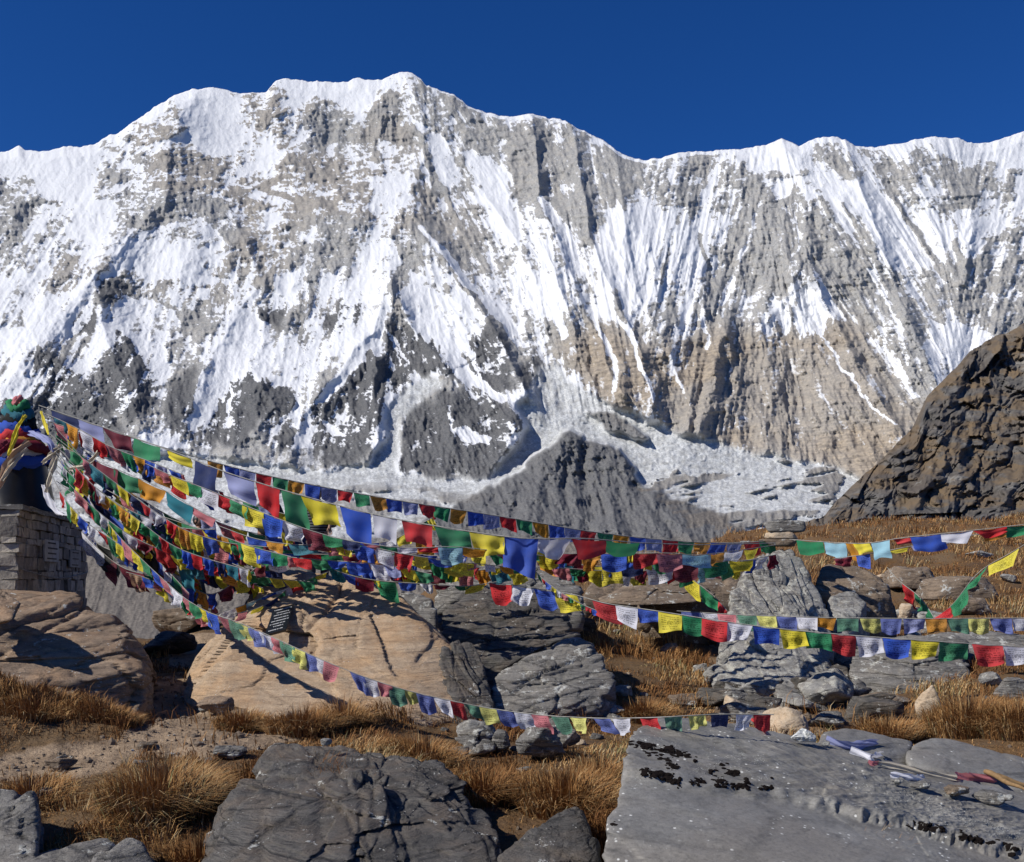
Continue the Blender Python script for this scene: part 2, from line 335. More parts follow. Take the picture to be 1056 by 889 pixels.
    RG = [([(415,74),(432,110),(440,150),(425,200),(428,222)],150,60,22),([(428,222),(470,280),(520,355),(532,385),(545,410)],230,70,10),
     ([(548,118),(554,160),(556,200),(578,255),(600,310),(640,405)],190,45,8),([(590,130),(600,190),(608,245),(628,290),(655,350),(676,415)],190,34,8),
     ([(636,156),(645,230),(655,300),(690,360),(715,425)],120,28,10),([(700,157),(698,230),(690,290),(700,350)],90,24,14),([(722,300),(735,360),(740,420)],120,20,8),
     ([(742,235),(720,290),(745,330),(762,400)],120,24,9),([(806,143),(830,190),(833,262)],150,40,30),([(833,262),(850,310),(885,380),(925,440)],220,40,12),
     ([(833,262),(808,310),(780,345)],120,20,20),([(870,144),(905,240),(930,310),(960,380),(985,440)],200,50,14),([(930,147),(965,230),(985,290)],100,30,14),
     ([(985,215),(1000,290),(1010,330)],90,22,14),([(205,91),(175,150),(170,205),(200,240)],160,40,30),([(284,84),(290,150),(330,215),(400,240)],120,50,30),
     ([(170,205),(110,270),(60,330),(0,400)],150,40,30),([(400,285),(385,340),(345,390),(310,430),(300,470)],160,40,18),([(400,285),(420,330),(470,392)],150,22,12),
     ([(100,290),(105,330),(125,390),(150,450)],140,30,14),([(230,200),(270,290),(240,330),(200,400),(185,450)],120,40,16),([(40,356),(90,400),(130,455)],140,34,12),
     ([(124,333),(140,380),(140,440)],90,18,9),([(378,358),(395,400),(385,470)],160,30,12),([(450,408),(470,440),(460,490)],90,22,14),([(500,404),(530,440),(515,475)],120,22,10),
     ([(264,385),(285,420),(240,465)],120,24,12),([(560,250),(590,330),(610,400)],110,24,9),([(585,446),(612,480),(640,560)],60,60,40),([(585,446),(540,500),(490,560)],50,40,30),
     ([(640,466),(664,505),(715,560)],90,60,10),([(570,480),(575,520),(560,560)],70,18,10),([(548,362),(552,385),(548,410)],70,9,6),([(530,500),(500,530),(480,560)],60,18,14),
     ([(620,470),(630,500),(640,550)],60,14,8),([(604,470),(612,500),(615,550)],60,12,7),([(800,210),(800,260),(790,310)],70,18,12),([(860,240),(890,300),(905,350)],80,18,10),
     ([(670,240),(675,300),(680,330)],60,14,8),([(655,200),(640,260),(645,300)],60,14,8),([(500,200),(540,260),(560,310)],90,20,10),([(760,160),(765,215)],60,20,10)]
    RGB_ = [([(585,446),(572,485),(556,530),(545,565)],150,60,26),([(600,452),(622,480),(632,520),(640,560)],110,40,18),([(640,466),(664,505),(715,560)],130,40,16)]
    GUL = [([(605,462),(600,490),(610,520),(606,558)],70,7),([(588,470),(583,500),(590,540)],50,6),([(566,500),(560,530),(552,560)],50,6),([(630,490),(640,520),(655,556)],50,6),([(655,500),(680,530),(700,558)],50,6),([(530,525),(520,545),(505,562)],50,7),([(620,475),(618,500),(626,530)],40,5)]
    RG = [g for g in RG if g[0][0] not in ((585,446),(640,466),(620,470),(604,470),(570,480),(530,500))]
    for line, A, wl, wr in RGB_:
        d, s, u = polydist(PX + 8 * w1, PY + 8 * w2, line, 130); Y = Y - A * hill * np.where(d < 1e8, np.exp(-(d / (wl + (wr - wl) * (.5 + .5 * s)))) * np.clip((128 - d) / 60, 0, 1), 0)
    for line, A, wd_ in GUL:
        d, s, u = polydist(PX + 10 * w1, PY + 6 * w2, line, 40); Y = Y + A * hill * np.where(d < 1e8, np.exp(-(d / wd_) ** 2), 0)
    gl = 1 - np.maximum(ice * sst(375, 470, PY), low)
    wob = 10 * (fbm(PX / 22, PY / 22, 150, 4, .6) - .5)
    for line, A, wl, wr in RG:
        d, s, u = polydist(PX + wob, PY + wob * .5, line, 130)
        w = wl + (wr - wl) * (.5 + .5 * s); pr = np.exp(-(d / w)) * np.clip((128 - d) / 60, 0, 1) * np.minimum(1, (u + .12) * 4) * (0.8 + .4 * vn(u * 9, u * 0, int(A)))
        Y = Y - A * .95 * np.where(d < 1e8, pr, 0) * np.clip(1.3 - u * .5, 0, 1) * gl
    flat = np.maximum(ice * sst(375, 470, PY), low)
    rough = (rdg(PX / 30 + tilt * 2, PY / 42, 160, 5, .55) - .5) * 130 + (rdg(PX / 11 - PY / 22, PY / 20, 170, 4, .62) - .5) * 44 + (fine - .5) * 18
    Y = Y - rough * (1 - .8 * flat) * (1 - .72 * blur(snow, 1) * (1 - flat)) * (1 + .1 * hill)
    Y = Y - (RIB - .5) * 210 * (1 - flat) * (1 - hill) * sst(150, 260, PY) * (.35 + .65 * sst(420, 560, PX))
    Y = Y - (FL - .5) * (18 + 45 * sst(430, 560, PX)) * (1 - .5 * tan) * (1 - flat) * (1 - hill * .4) * (.55 + .45 * sst(200, 260, PY))
    # strata ledges across the bare wall
    led = fbm(PX / 120, (PY + .12 * PX) / 3.2, 180, 3, .6); Y = Y - (led - .5) * 24 * (1 - snow) * (1 - flat) * (1 - DM)
    sera = (rdg(PX / 5.5, PY / 2.6, 190, 3, .6) - .5); Y = Y - sera * 26 * flat * sst(575, 545, PY)
    Y = Y - blur(hill, 10) * 60
    Y = Y - low * ((rdg(PX / 16 + PY / 50, PY / 36, 195, 5, .6) - .5) * 75 + (fbm(PX / 5, PY / 4, 197, 3) - .5) * 16)
    Y = Y - hill * (rdg(PX / 8 - PY / 20, PY / 11, 198, 4, .6) - .5) * 55
    crest = np.interp(PY - sk[None], [0, 10], [1, 0]); Y = Y + crest * 60
    X3 = (PX - CX) * Y / F; Z3 = CZ + (HY - PY) * Y / F
    V = np.stack([X3, Y, Z3], -1)
    # far side of the ridge
    back = V[0].copy(); b1 = back + np.array([0, 400, -250]); b2 = back + np.array([0, 4000, -4200])
    Vall = np.concatenate([np.stack([b2, b1]), V]).reshape(-1, 3)
    pad = lambda a, z=0.: np.concatenate([np.repeat(a[:1], 2, 0), a]).ravel()
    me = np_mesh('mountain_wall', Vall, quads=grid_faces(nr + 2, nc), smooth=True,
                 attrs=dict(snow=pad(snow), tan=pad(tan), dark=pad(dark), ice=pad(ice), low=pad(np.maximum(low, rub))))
    m = NT('mountain_material', .85, .2)
    c = m.co((.001, .001, .001)); n1 = m.noise(c, 90, 5, .7); n2 = m.noise(c, 22, 5, .6); n3 = m.noise(m.co((.0004, .001, .004)), 18, 5, .65)
    grey = m.mix(m.ramp(n1, [(.32, 0), (.7, 1)]), (.175, .175, .178), (.43, .425, .41))
    grey = m.mix(m.math('MULTIPLY', m.ramp(n2, [(.45, 0), (.62, 1)]), .4), grey, (.42, .39, .34))
    tanc = m.mix(m.ramp(n3, [(.36, 0), (.64, 1)]), (.20, .168, .135), (.44, .365, .275))
    tanc = m.mix(m.ramp(n1, [(.4, .45), (.6, 0)]), tanc, (.22, .20, .18))
    rock = m.mix(m.attr('tan'), grey, tanc)
    dk = m.mix(m.ramp(n1, [(.35, 0), (.7, 1)]), (.055, .06, .068), (.135, .132, .133))
    rock = m.mix(m.math('MULTIPLY', m.attr('dark'), .9), rock, dk)
    mor = m.mix(m.ramp(n1, [(.35, 0), (.68, 1)]), (.10, .088, .078), (.225, .20, .17))
    rock = m.mix(m.attr('low'), rock, mor)
    s2 = m.math('ADD', m.attr('snow'), m.math('MULTIPLY', m.math('SUBTRACT', n1, .5), .7))
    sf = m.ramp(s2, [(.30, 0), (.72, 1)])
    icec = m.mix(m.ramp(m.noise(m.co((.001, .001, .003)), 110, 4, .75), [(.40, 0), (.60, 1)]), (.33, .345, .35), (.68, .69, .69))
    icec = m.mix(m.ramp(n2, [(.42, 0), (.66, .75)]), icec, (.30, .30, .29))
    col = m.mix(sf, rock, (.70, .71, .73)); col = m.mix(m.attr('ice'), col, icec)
    m.base(col); m.bump(m.math('ADD', n1, m.math('MULTIPLY', n2, 1.2)), .5, 12)
    return tag(link('mountain_wall', me, m.m), kind='structure')
build_mountain()

def worley_hill(PX, PY):
    """tilted fracture facets, a cell grid relaxed by noise"""
    out = 0
    for sc, am in ((60, 1.), (24, .5)):
        X = (PX + .35 * PY) / sc + .5 * fbm(PX / 30, PY / 30, 240, 3); Y = PY / (sc * 1.25); xi = np.floor(X); yi = np.floor(Y); B = np.full(X.shape, 9.); H = np.zeros(X.shape)
        for a in (-1, 0, 1):
            for b in (-1, 0, 1):
                ca = (xi + a).astype(int) & 255; cb = (yi + b).astype(int) & 255; dx = X - xi - a - T2[ca, cb]; dy = Y - yi - b - T2[cb, ca]; d = dx * dx + dy * dy
                h = T2[(ca + 91) & 255, cb] + dx * (T2[(ca + 33) & 255, cb] - .5) * 1.6 + dy * (T2[(ca + 57) & 255, cb] - .5) * 1.2; m = d < B; B = np.where(m, d, B); H = np.where(m, h, H)
        out = out + am * H
    return out
def build_right_hill():
    sx = [780, 850, 880, 905, 930, 948, 955, 975, 1000, 1025, 1056, 1110, 1200, 1400]; sy = [560, 530, 500, 478, 452, 432, 412, 390, 364, 348, 333, 305, 285, 330]
    nc, nr = 620, 330
    cx = np.linspace(790, 1400, nc); sk = np.interp(cx, sx, sy) + 13 * (fbm(cx / 22, cx * 0, 23, 6, .62) - .5)
    PX = np.repeat(cx[None], nr, 0); t = np.linspace(0, 1, nr)[:, None]; PY = sk[None] + (575 - sk[None]) * t
    Y = 150 + 130 * (1 - t) ** .8 * (575 - sk[None]) / 240 + (cx[None] - 850) * -.06
    w = fbm(PX / 30, PY / 30, 200, 4) - .5
    n = rdg(PX / 40 + .012 * PY + 1.5 * w, (PY - .4 * PX) / 120, 210, 6, .55); Y = Y - 17 * (n - .5) - 2.5 * (rdg(PX / 22, (PY + .3 * PX) / 22, 215, 3, .5) - .5)
    st = fbm(PX / 60, (PY + .1 * PX) / 9 + w * 2, 220, 3); Y = Y - 1.6 * sst(.3, .7, st) - 1.0 * (fbm(PX / 4, PY / 4, 225, 3) - .5) - 4.2 * worley_hill(PX, PY)
    Y = Y + 6 * np.interp(PY - sk[None], [0, 12], [1, 0])
    V = np.stack([(PX - CX) * Y / F, Y, CZ + (HY - PY) * Y / F], -1)
    back = V[0] + np.array([10, 120, -60.]); V = np.concatenate([back[None], V]).reshape(-1, 3)
    gr = sst(.48, .60, fbm(PX / 26, PY / 9, 230, 4, .6)) * .9; gr = np.maximum(gr, sst(12, 4, PY - sk[None] + 12 * w) * .5)
    me = np_mesh('rocky_hill', V, quads=grid_faces(nr + 1, nc), smooth=True, attrs=dict(gr=np.concatenate([gr[:1], gr]).ravel()))
    m = NT('hill_rock', .9, .2); c = m.co((.02, .02, .05)); n1 = m.noise(c, 9, 6, .7); n2 = m.noise(c, 1.6, 5, .6)
    col = m.mix(m.ramp(n1, [(.35, 0), (.7, 1)]), (.06, .057, .054), (.165, .155, .142))
    col = m.mix(m.ramp(n2, [(.45, 0), (.62, .8)]), col, (.10, .082, .066))
    col = m.mix(m.ramp(m.noise(m.co((.02,.02,.02)), 5, 4, .7), [(.6, 0), (.68, .8)]), col, (.24, .23, .21))
    col = m.mix(m.math('MULTIPLY', m.attr('gr'), m.ramp(n1, [(.35, .4), (.6, 1)])), col, (.15, .105, .06))
    m.base(col); m.bump(m.math('ADD', n1, n2), .5, .6)
    tag(link('rocky_hill', me, m.m), kind='structure')
build_right_hill()

# ------------------------------------------------------------------ ground
PROF = {-300: [(6,900),(9,800),(12,740),(16,680),(22,640),(30,625),(60,615)],
 0: [(5,960),(6.5,880),(8,805),(9.5,758),(11,722),(13,690),(20,668),(26,668)],
 90: [(5.5,930),(7,850),(8.4,795),(9.6,752),(10.6,722),(12,705),(14,690),(18,672),(22,668)],
 150: [(6,905),(7.5,830),(8.8,780),(9.8,748),(10.8,735),(12,722),(14,700),(18,668),(21,660)],
 220: [(6,905),(7.5,830),(8.6,780),(9.6,750),(10.6,738),(12,722),(16,690),(19,645),(22,640)],
 330: [(6,915),(7,840),(8.4,790),(9.4,758),(10.6,744),(12,735),(16,690),(19,640),(22,636)],
 450: [(6,925),(7.4,840),(9,785),(10.2,752),(12,728),(14,715),(18,670),(24,630),(32,605)],
 600: [(6,920),(7,862),(8.4,800),(10,762),(12,738),(15,705),(20,655),(26,622),(35,597),(48,584)],
 750: [(6,905),(8,828),(10,778),(12,748),(14,722),(18,690),(22,655),(30,612),(45,574),(70,553)],
 900: [(6,905),(8,830),(10,775),(12,744),(15,712),(18,690),(24,642),(32,600),(45,562),(68,540)],
 1056: [(5.5,1010),(7,930),(8.6,835),(9.6,775),(11,735),(13,702),(18,668),(24,630),(32,592),(45,560),(65,541),(84,529)],
 1350: [(5.5,1010),(7,930),(8.6,850),(9.6,785),(11,735),(13,700),(18,650),(24,610),(32,570),(45,540),(65,515),(84,500)]}
PK = sorted(PROF)
PL = np.linspace(math.log(1.0), math.log(3000), 500)
def _col(c):
    L = [math.log(a) for a, b in c]; Z = [CZ + (HY - b) * a / F for a, b in c]
    last = c[-1][0]; zl = Z[-1]
    L += [math.log(last * 1.25), math.log(last * 2.2), math.log(last * 8), math.log(3000)]; Z += [zl - last * .06, zl - last * .5, zl - last * 4 if last < 30 else zl - 90, -190]
    L = [0.0] + L; Z = [0.0] + Z
    return np.interp(PL, L, Z)
PT = np.stack([_col(PROF[k]) for k in PK])
for _ in range(3): PT = (np.pad(PT, ((0, 0), (1, 1)), mode='edge')[:, :-2] + np.pad(PT, ((0, 0), (1, 1)), mode='edge')[:, 2:] + 2 * PT) / 4
def zg(x, y):
    # eroded bank at the left, hummocks elsewhere
    x = np.asarray(x, float); y = np.asarray(y, float)
    yy = np.maximum(y, 2.5); px = np.clip(CX + F * x / yy, PK[0], PK[-1] - .01)
    yl = np.log(np.maximum(np.hypot(x * .0, y), 1.0)) * (y > 0); yl = np.clip(yl, 0, PL[-1] - 1e-6)
    k = np.searchsorted(PK, px, 'right') - 1; k = np.clip(k, 0, len(PK) - 2); pk = np.array(PK, float)
    f = (px - pk[k]) / (pk[k + 1] - pk[k]); f = f * f * (3 - 2 * f) * .5 + f * .5
    g = yl / (PL[1] - PL[0]); gi = np.minimum(g.astype(int), 498); gf = g - gi
    A = PT[k, gi] * (1 - gf) + PT[k, gi + 1] * gf; B = PT[k + 1, gi] * (1 - gf) + PT[k + 1, gi + 1] * gf
    z = A * (1 - f) + B * f
    z = z + .30 * (fbm(x / 3.1, y / 3.1, 300, 3) - .5) + .13 * (fbm(x / .7, y / .7, 310, 4, .55) - .5) * sst(100, 60, y)
    z = z + sst(22, 34, y) * (1.5 * (fbm(x / 9, y / 7, 320, 3) - .5) + .6 * (fbm(x / 2.6, y / 2.6, 325, 3) - .5)) * sst(400, 100, y)
    bk = np.exp(-((x + 4.6) / 1.3) ** 2 - ((y - 10.1) / .9) ** 2); z = z + bk * (.22 + .5 * (rdg(x / .8, y / .8, 340, 4, .6) - .5))
    z = z + .16 * (rdg(x / 1.1, y / 1.1, 345, 4, .55) - .5) * sst(60, 30, y) * sst(.8, -.5, x)
    # gully beside the path
    for (gx, gy, rx, ry, dz) in [(-3.75, 10.8, .45, 1.0, -.32), (-4.3, 10.0, .4, .5, -.22), (-4.9, 9.9, .9, .35, .18)]:
        z = z + dz * np.exp(-((x - gx) / rx) ** 2 - ((y - gy) / ry) ** 2)
    return z
def proj(x, y, z): return CX + F * x / y, HY - F * (z - CZ) / y
BVHS = []
from mathutils.bvhtree import BVHTree
def add_bvh(V, faces, loc=(0, 0, 0)):
    V = np.asarray(V, float) + np.asarray(loc); BVHS.append(BVHTree.FromPolygons([tuple(v) for v in V], [tuple(f) for f in faces])); return BVHS[-1]
def hit(px, py, trees=None):
    o = Vector((0, 0, CZ)); d = (P(px, py, 10) - o).normalized(); best = None
    for b in (trees or BVHS):
        r = b.ray_cast(o, d)
        if r[0] is not None and (best is None or r[3] < best[3]): best = r
    return best

DIRT = [[(-40,782),(60,772),(125,765),(140,735),(165,700),(200,697),(215,735),(300,728),(345,745),(300,768),(225,782),(150,782),(90,800),(40,812),(-40,815)],
        [(500,712),(560,712),(575,735),(510,738)],[(170,650),(240,655),(230,690),(175,690)],[(60,700),(150,690),(150,712),(60,715)]]
RUBBLE = [(735,650),(905,650),(912,700),(905,742),(840,765),(742,752),(728,700)]
def build_ground():
    fx = np.linspace(-380, 1430, 760); th = np.arctan((fx - CX) / F)
    oth = np.linspace(th[-1], th[0] + 2 * math.pi, 70)[1:-1]; th = np.concatenate([th, oth])
    r = np.concatenate([np.geomspace(.8, 110, 640), np.geomspace(120, 2600, 30)])
    R, TH = np.meshgrid(r, th, indexing='ij'); X = R * np.sin(TH); Y = R * np.cos(TH); Z = zg(X, Y)
    nr, nc = R.shape; V = np.stack([X, Y, Z], -1).reshape(-1, 3)
    V = np.concatenate([V, [[0, 0, zg(np.array([0.]), np.array([0.]))[0]]]])
    q = grid_faces(nr, nc); i = np.arange(nr)[:-1]
    wrap = np.stack([i * nc + nc - 1, (i + 1) * nc + nc - 1, (i + 1) * nc, i * nc], -1)
    t = np.arange(nc); tri = np.stack([np.full(nc, nr * nc), t, (t + 1) % nc], -1)
    px, py = proj(X, np.maximum(Y, .5), Z); d = np.zeros(X.shape)
    for p in DIRT: d = np.maximum(d, inpoly(px + 14 * (fbm(X * 2, Y * 2, 330, 3) - .5), py + 14 * (fbm(X * 2, Y * 2, 335, 3) - .5), p))
    d = np.where(inpoly(px, py, RUBBLE), .35, d); d = np.where(Y < 3, .3, d)
    me = np_mesh('ground', V, quads=np.concatenate([q, wrap]), tris=tri, attrs=dict(dirt=np.concatenate([d.ravel(), [0]])))
    m = NT('ground_soil', .95, .1); c = m.co(); n1 = m.noise(c, 3, 6, .65); n2 = m.noise(c, 22, 5, .7); n3 = m.noise(c, .35, 4, .6)
    gr = m.mix(m.ramp(n2, [(.3, 0), (.7, 1)]), (.07, .036, .016), (.235, .13, .052)); gr = m.mix(m.ramp(n1, [(.42, 0), (.62, .7)]), gr, (.12, .082, .055))
    gr = m.mix(m.ramp(n3, [(.45, 0), (.62, .6)]), gr, (.17, .12, .07))
    di = m.mix(m.ramp(n2, [(.3, 0), (.7, 1)]), (.27, .195, .13), (.44, .33, .225)); di = m.mix(m.ramp(n1, [(.45, 0), (.65, .8)]), di, (.17, .12, .08))
    m.base(m.mix(m.attr('dirt'), gr, di)); m.bump(m.math('ADD', n2, n1), .9, .05)
    tag(link('ground', me, m.m), kind='structure')
build_ground()
# the ground as a coarse ray target for resting things on it
_px = np.linspace(-60, 1120, 240); _Y = np.geomspace(4.5, 90, 260); _YY, _PP = np.meshgrid(_Y, _px, indexing='ij'); _XX = (_PP - CX) * _YY / F
GT = add_bvh(np.stack([_XX, _YY, zg(_XX, _YY)], -1).reshape(-1, 3), grid_faces(260, 240).tolist())

# ------------------------------------------------------------------ rock
def rock_mat(name, lo, hi, third, tamt=.5, bed=(0, 0, 0), bedk=5, sc=1.0, lichen=.0, speck=.0, bumpd=.03, rough=.85, lcol=(.5, .5, .46), crack=1.0, bstr=.8):
    m = NT(name, rough, .3)
    c = m.co((sc, sc, sc)); b = m.co((sc * .5, sc * .5, sc * bedk), bed)
    n1 = m.noise(c, 2.2, 6, .62); n2 = m.noise(c, 14, 6, .7); s1 = m.noise(b, 2.4, 5, .6, .4); s2 = m.noise(b, 9, 4, .6, .3); n3 = m.noise(c, 55, 5, .75)
    f = m.math('ADD', m.math('MULTIPLY', n2, .45), m.math('MULTIPLY', s1, .55))
    col = m.mix(m.ramp(f, [(.36, 0), (.64, 1)]), lo, hi)
    col = m.mix(m.math('MULTIPLY', m.ramp(n1, [(.44, 0), (.60, 1)]), tamt), col, third)
    col = m.mix(m.ramp(s2, [(.30, .55), (.42, 0)]), col, tuple(q * .35 for q in lo))
    if crack: 
        v = m.vor(m.co((sc * .5, sc * .5, sc * bedk * .45), (bed[0] + .15, bed[1], bed[2])), 1.5, 'DISTANCE_TO_EDGE'); 
        ck = m.ramp(m.math('ADD', v, m.math('MULTIPLY', n2, .10)), [(.045, 0), (.085, 1)])
        col = m.mix(m.math('MULTIPLY', m.math('SUBTRACT', 1.0, ck), .6 * crack), col, tuple(q * .3 for q in lo))
    if lichen:
        l = m.ramp(m.math('ADD', m.noise(c, 6, 5, .75), m.math('MULTIPLY', n1, .5)), [(.92 - lichen, 0), (.96 - lichen, 1)]); col = m.mix(l, col, lcol)
    if speck:
        v2 = m.vor(c, 26, 'F1'); l = m.math('MULTIPLY', m.ramp(v2, [(.12, 1), (.2, 0)]), m.ramp(m.noise(c, 3, 3), [(.62 - speck, 0), (.66 - speck, 1)])); col = m.mix(l, col, (.62, .62, .58))
    col = m.mix(m.ramp(n3, [(.34, .42), (.5, 0)]), col, tuple(q * .4 for q in lo)); col = m.mix(m.ramp(n3, [(.56, 0), (.72, .35)]), col, tuple(min(1, q * 1.45) for q in hi))
    m.base(col); h = m.math('ADD', m.math('MULTIPLY', n3, .45), m.math('ADD', m.math('MULTIPLY', s1, 1.6)), m.math('ADD', m.math('MULTIPLY', n1, .8), m.math('MULTIPLY', n2, .8))); h = m.math('ADD', h, m.math('MULTIPLY', s2, .7))
    if crack: h = m.math('ADD', h, m.math('MULTIPLY', ck, .5 * crack))
    m.bump(h, bstr, bumpd * 1.6); return m.m
RAD = math.radians
MR = dict(
 orange=rock_mat('ochre_rock', (.30, .21, .135), (.55, .42, .29), (.55, .32, .15), .4, (RAD(0), RAD(-24), 0), 6, 1.0, 0, .02, .03, crack=.35, bstr=.9),
 mound=rock_mat('brown_rock', (.15, .11, .08), (.36, .265, .185), (.36, .22, .12), .5, (0, RAD(30), 0), 4, 1.0, .05, .06, .03, crack=.6),
 slate=rock_mat('dark_slate', (.052, .049, .045), (.16, .148, .132), (.165, .125, .09), .5, (RAD(25), RAD(-38), 0), 9, 1.3, .03, .04, .03, rough=.75, crack=1),
 slate2=rock_mat('grey_slate', (.11, .104, .095), (.285, .27, .245), (.24, .215, .185), .5, (RAD(20), RAD(-22), 0), 9, 1.3, .08, .06, .03, rough=.75, crack=1),
 slab=rock_mat('smooth_grey_slab', (.13, .127, .118), (.245, .238, .222), (.19, .172, .148), .6, (RAD(8), RAD(12), 0), 5, .7, 0, .10, .006, rough=.55, crack=.5, bstr=.8),
 grey=rock_mat('lichen_grey_rock', (.17, .165, .155), (.36, .35, .33), (.25, .21, .165), .4, (RAD(30), RAD(-60), 0), 2.5, 1.6, .14, .12, .035, crack=.8, lcol=(.44, .43, .38)),
 brown=rock_mat('weathered_brown_rock', (.12, .09, .065), (.29, .215, .15), (.22, .175, .13), .5, (0, RAD(-8), 0), 6, 1.2, .06, .05, .03, crack=.6),
 granite=rock_mat('tan_granite', (.36, .28, .19), (.60, .49, .36), (.50, .34, .2), .4, (0, 0, 0), 1.2, 3, 0, .12, .015, crack=0))

_ICO = {}
def ico(n):
    if n not in _ICO:
        bm = bmesh.new(); bmesh.ops.create_icosphere(bm, subdivisions=n, radius=1)
        _ICO[n] = (np.array([v.co[:] for v in bm.verts]), np.array([[v.index for v in f.verts] for f in bm.faces])); bm.free()
    return _ICO[n]
def hull_planes(pts):
    bm = bmesh.new()
    for p in pts: bm.verts.new(p)
    bmesh.ops.convex_hull(bm, input=bm.verts[:]); bm.normal_update()
    out = []
    for f in bm.faces:
        n = np.array(f.normal[:]); o = float(n @ np.array(f.verts[0].co[:]))
        if o < 0: n, o = -n, -o
        if o < 1e-4 or f.calc_area() < 1e-7: continue
        if all(n @ a < .995 or abs(o - b) > .02 for a, b in out): out.append((n, o))
    bm.free(); return out
def worley(p, s=0):
    """nearest jittered cell: edge distance, random height and a tilted-plane value per cell"""
    i0 = np.floor(p).astype(np.int64); F1 = np.full(len(p), 9.); F2 = F1.copy(); H = np.zeros(len(p)); TL = np.zeros(len(p))
    for dx in (-1, 0, 1):
        for dy in (-1, 0, 1):
            for dz in (-1, 0, 1):
                c = i0 + (dx, dy, dz); a, b, e = (c[:, 0] + s) & 63, (c[:, 1] + s * 3) & 63, c[:, 2] & 63
                j = np.stack([T3[a, b, e], T3[b, e, a], T3[e, a, b]], -1); v = p - (c + j); d = (v * v).sum(1)
                m = d < F1; F2 = np.where(m, F1, np.minimum(F2, d)); h = T3[(a + 17) & 63, b, (e + 5) & 63]
                t = v[:, 0] * (j[:, 1] - .5) + v[:, 1] * (j[:, 2] - .5) + v[:, 2] * (j[:, 0] - .5)
                H = np.where(m, h, H); TL = np.where(m, t, TL); F1 = np.where(m, d, F1)
    return np.sqrt(F2) - np.sqrt(F1), H, TL
def rock_mesh(name, pts, n=5, k=26, rough=.05, bed=None, step=.0, freq=6, seed=0, rs_=1.0, carve=(), block=.10, bs=2.2, ang=6, ledge=None):
    pts = np.array(pts, float); c = (pts.max(0) + pts.min(0)) / 2; c = .5 * c + .5 * pts.mean(0); s = (pts.max(0) - pts.min(0)) / 2 + 1e-6
    pn = (pts - c) / s; pl = hull_planes(pn); D, Fc = ico(n); rr = np.random.RandomState(seed + 77)
    for _ in range(ang):                     # chipped corners
        nn = rr.normal(0, 1, 3); nn /= np.linalg.norm(nn); pl.append((nn, float((pn @ nn).max()) * rr.uniform(.80, .94)))
    N = np.array([a for a, b in pl]); O = np.array([b for a, b in pl])
    q = np.clip((D @ N.T) / O, 0, None); r = (q ** k).sum(1) ** (-1 / k)
    p = D * r[:, None] * s; sz = float(np.cbrt(np.prod(s))); dn = p / np.linalg.norm(p, axis=1)[:, None]
    w = p + c * .37
    p = p + dn * (rough * sz * 2 * (fbm3(w * 1.3 / sz * rs_, seed, 4, .55) - .5))[:, None]
    p = p + dn * (rough * sz * .7 * (fbm3(w * 5 / sz * rs_, seed + 5, 4, .6) - .5))[:, None]
    b = np.array(bed if bed is not None else (.2, .1, 1), float); b /= np.linalg.norm(b)
    if block:
        for sc_, am in ((bs, 1.0), (bs * 2.7, .42)):
            ww = w / sz; ww = ww + b * (ww @ b)[:, None] * (1.6 if bed is not None else .3); ww = ww * sc_ * .5 + .25 * (fbm3(w * 3 / sz, seed + 31, 3) - .5)[:, None]
            ed, hh, tl = worley(ww + 20, seed); p = p + dn * (block * sz * am * ((hh - .5) * .8 + tl * .9 - .35 * np.clip(1 - ed / .08, 0, 1)))[:, None]
    if bed is not None:
        t = (w @ b) * freq + 1.2 * (fbm3(w * 1.1, seed + 9, 3) - .5); ti = np.floor(t); tf = t - ti
        h0 = T2[(ti.astype(int) * 7 + seed) & 255, 13]; h1 = T2[((ti.astype(int) + 1) * 7 + seed) & 255, 13]
        led = h0 + (h1 - h0) * sst(.62, 1, tf) - .30 * np.exp(-((tf - .86) / .09) ** 2)
        per = 1 - np.abs(dn @ b) * .8
        p = p + dn * (step * (led - .5) * per)[:, None]
    for cc, rad, dep in carve:
        dd = np.linalg.norm(p + c - np.array(cc), axis=1) / rad; p = p - dn * (dep * np.exp(-dd ** 4))[:, None]
    if ledge:                                # a split bed: rough upper sheet standing proud of the smooth one below
        q = p + c; qx, qy = proj(q[:, 0], q[:, 1], q[:, 2]); lx, ly, dp = ledge; yb = np.interp(qx, lx, ly) + 9 * (fbm(qx / 22, qx * 0 + 1, seed, 4, .65) - .5) + 5 * (fbm(qx / 5, qy / 5, seed + 2, 3) - .5)
        up_ = sst(4, -3, qy - yb); rg_ = (rdg(qx / 34 - qy / 14, qy / 7, seed + 3, 4, .62) - .5)
        dpn = np.array([[.02, -.42, .9]]) * sst(-.3, .1, dn @ np.array([0, -.4, .9]))[:, None]; p = p + dpn * (dp * up_ + .075 * rg_ * up_ + .02 * (fbm(qx / 60, (qy - yb) / 7, seed + 4, 4) - .5))[:, None]
    return p, Fc, c
ROCKS = {}
def boulder(key, name, label, cat, ppts, mat, n=5, group=None, reg=True, ground=True, **kw):
    pts = [tuple(P(*q)) for q in ppts]
    if ground:                               # every boulder is bedded in the soil
        zm = min(q[2] for q in pts)
        for q in list(pts):
            g = float(zg(np.array([q[0]]), np.array([q[1]]))[0])
            if q[2] < zm + .45 and q[2] > g: pts.append((q[0], q[1], g - .15))
    p, Fc, c = rock_mesh(name, pts, n, **kw)
    zb = p[:, 2].min(); off = np.array([0, 0, zb]); me = np_mesh(name, p - off, tris=Fc, smooth=True)
    o = link(name, me, MR[mat], None, tuple(c + off)); tag(o, label, cat, group)
    if reg: ROCKS[key] = add_bvh(p, Fc.tolist(), c)
    return o

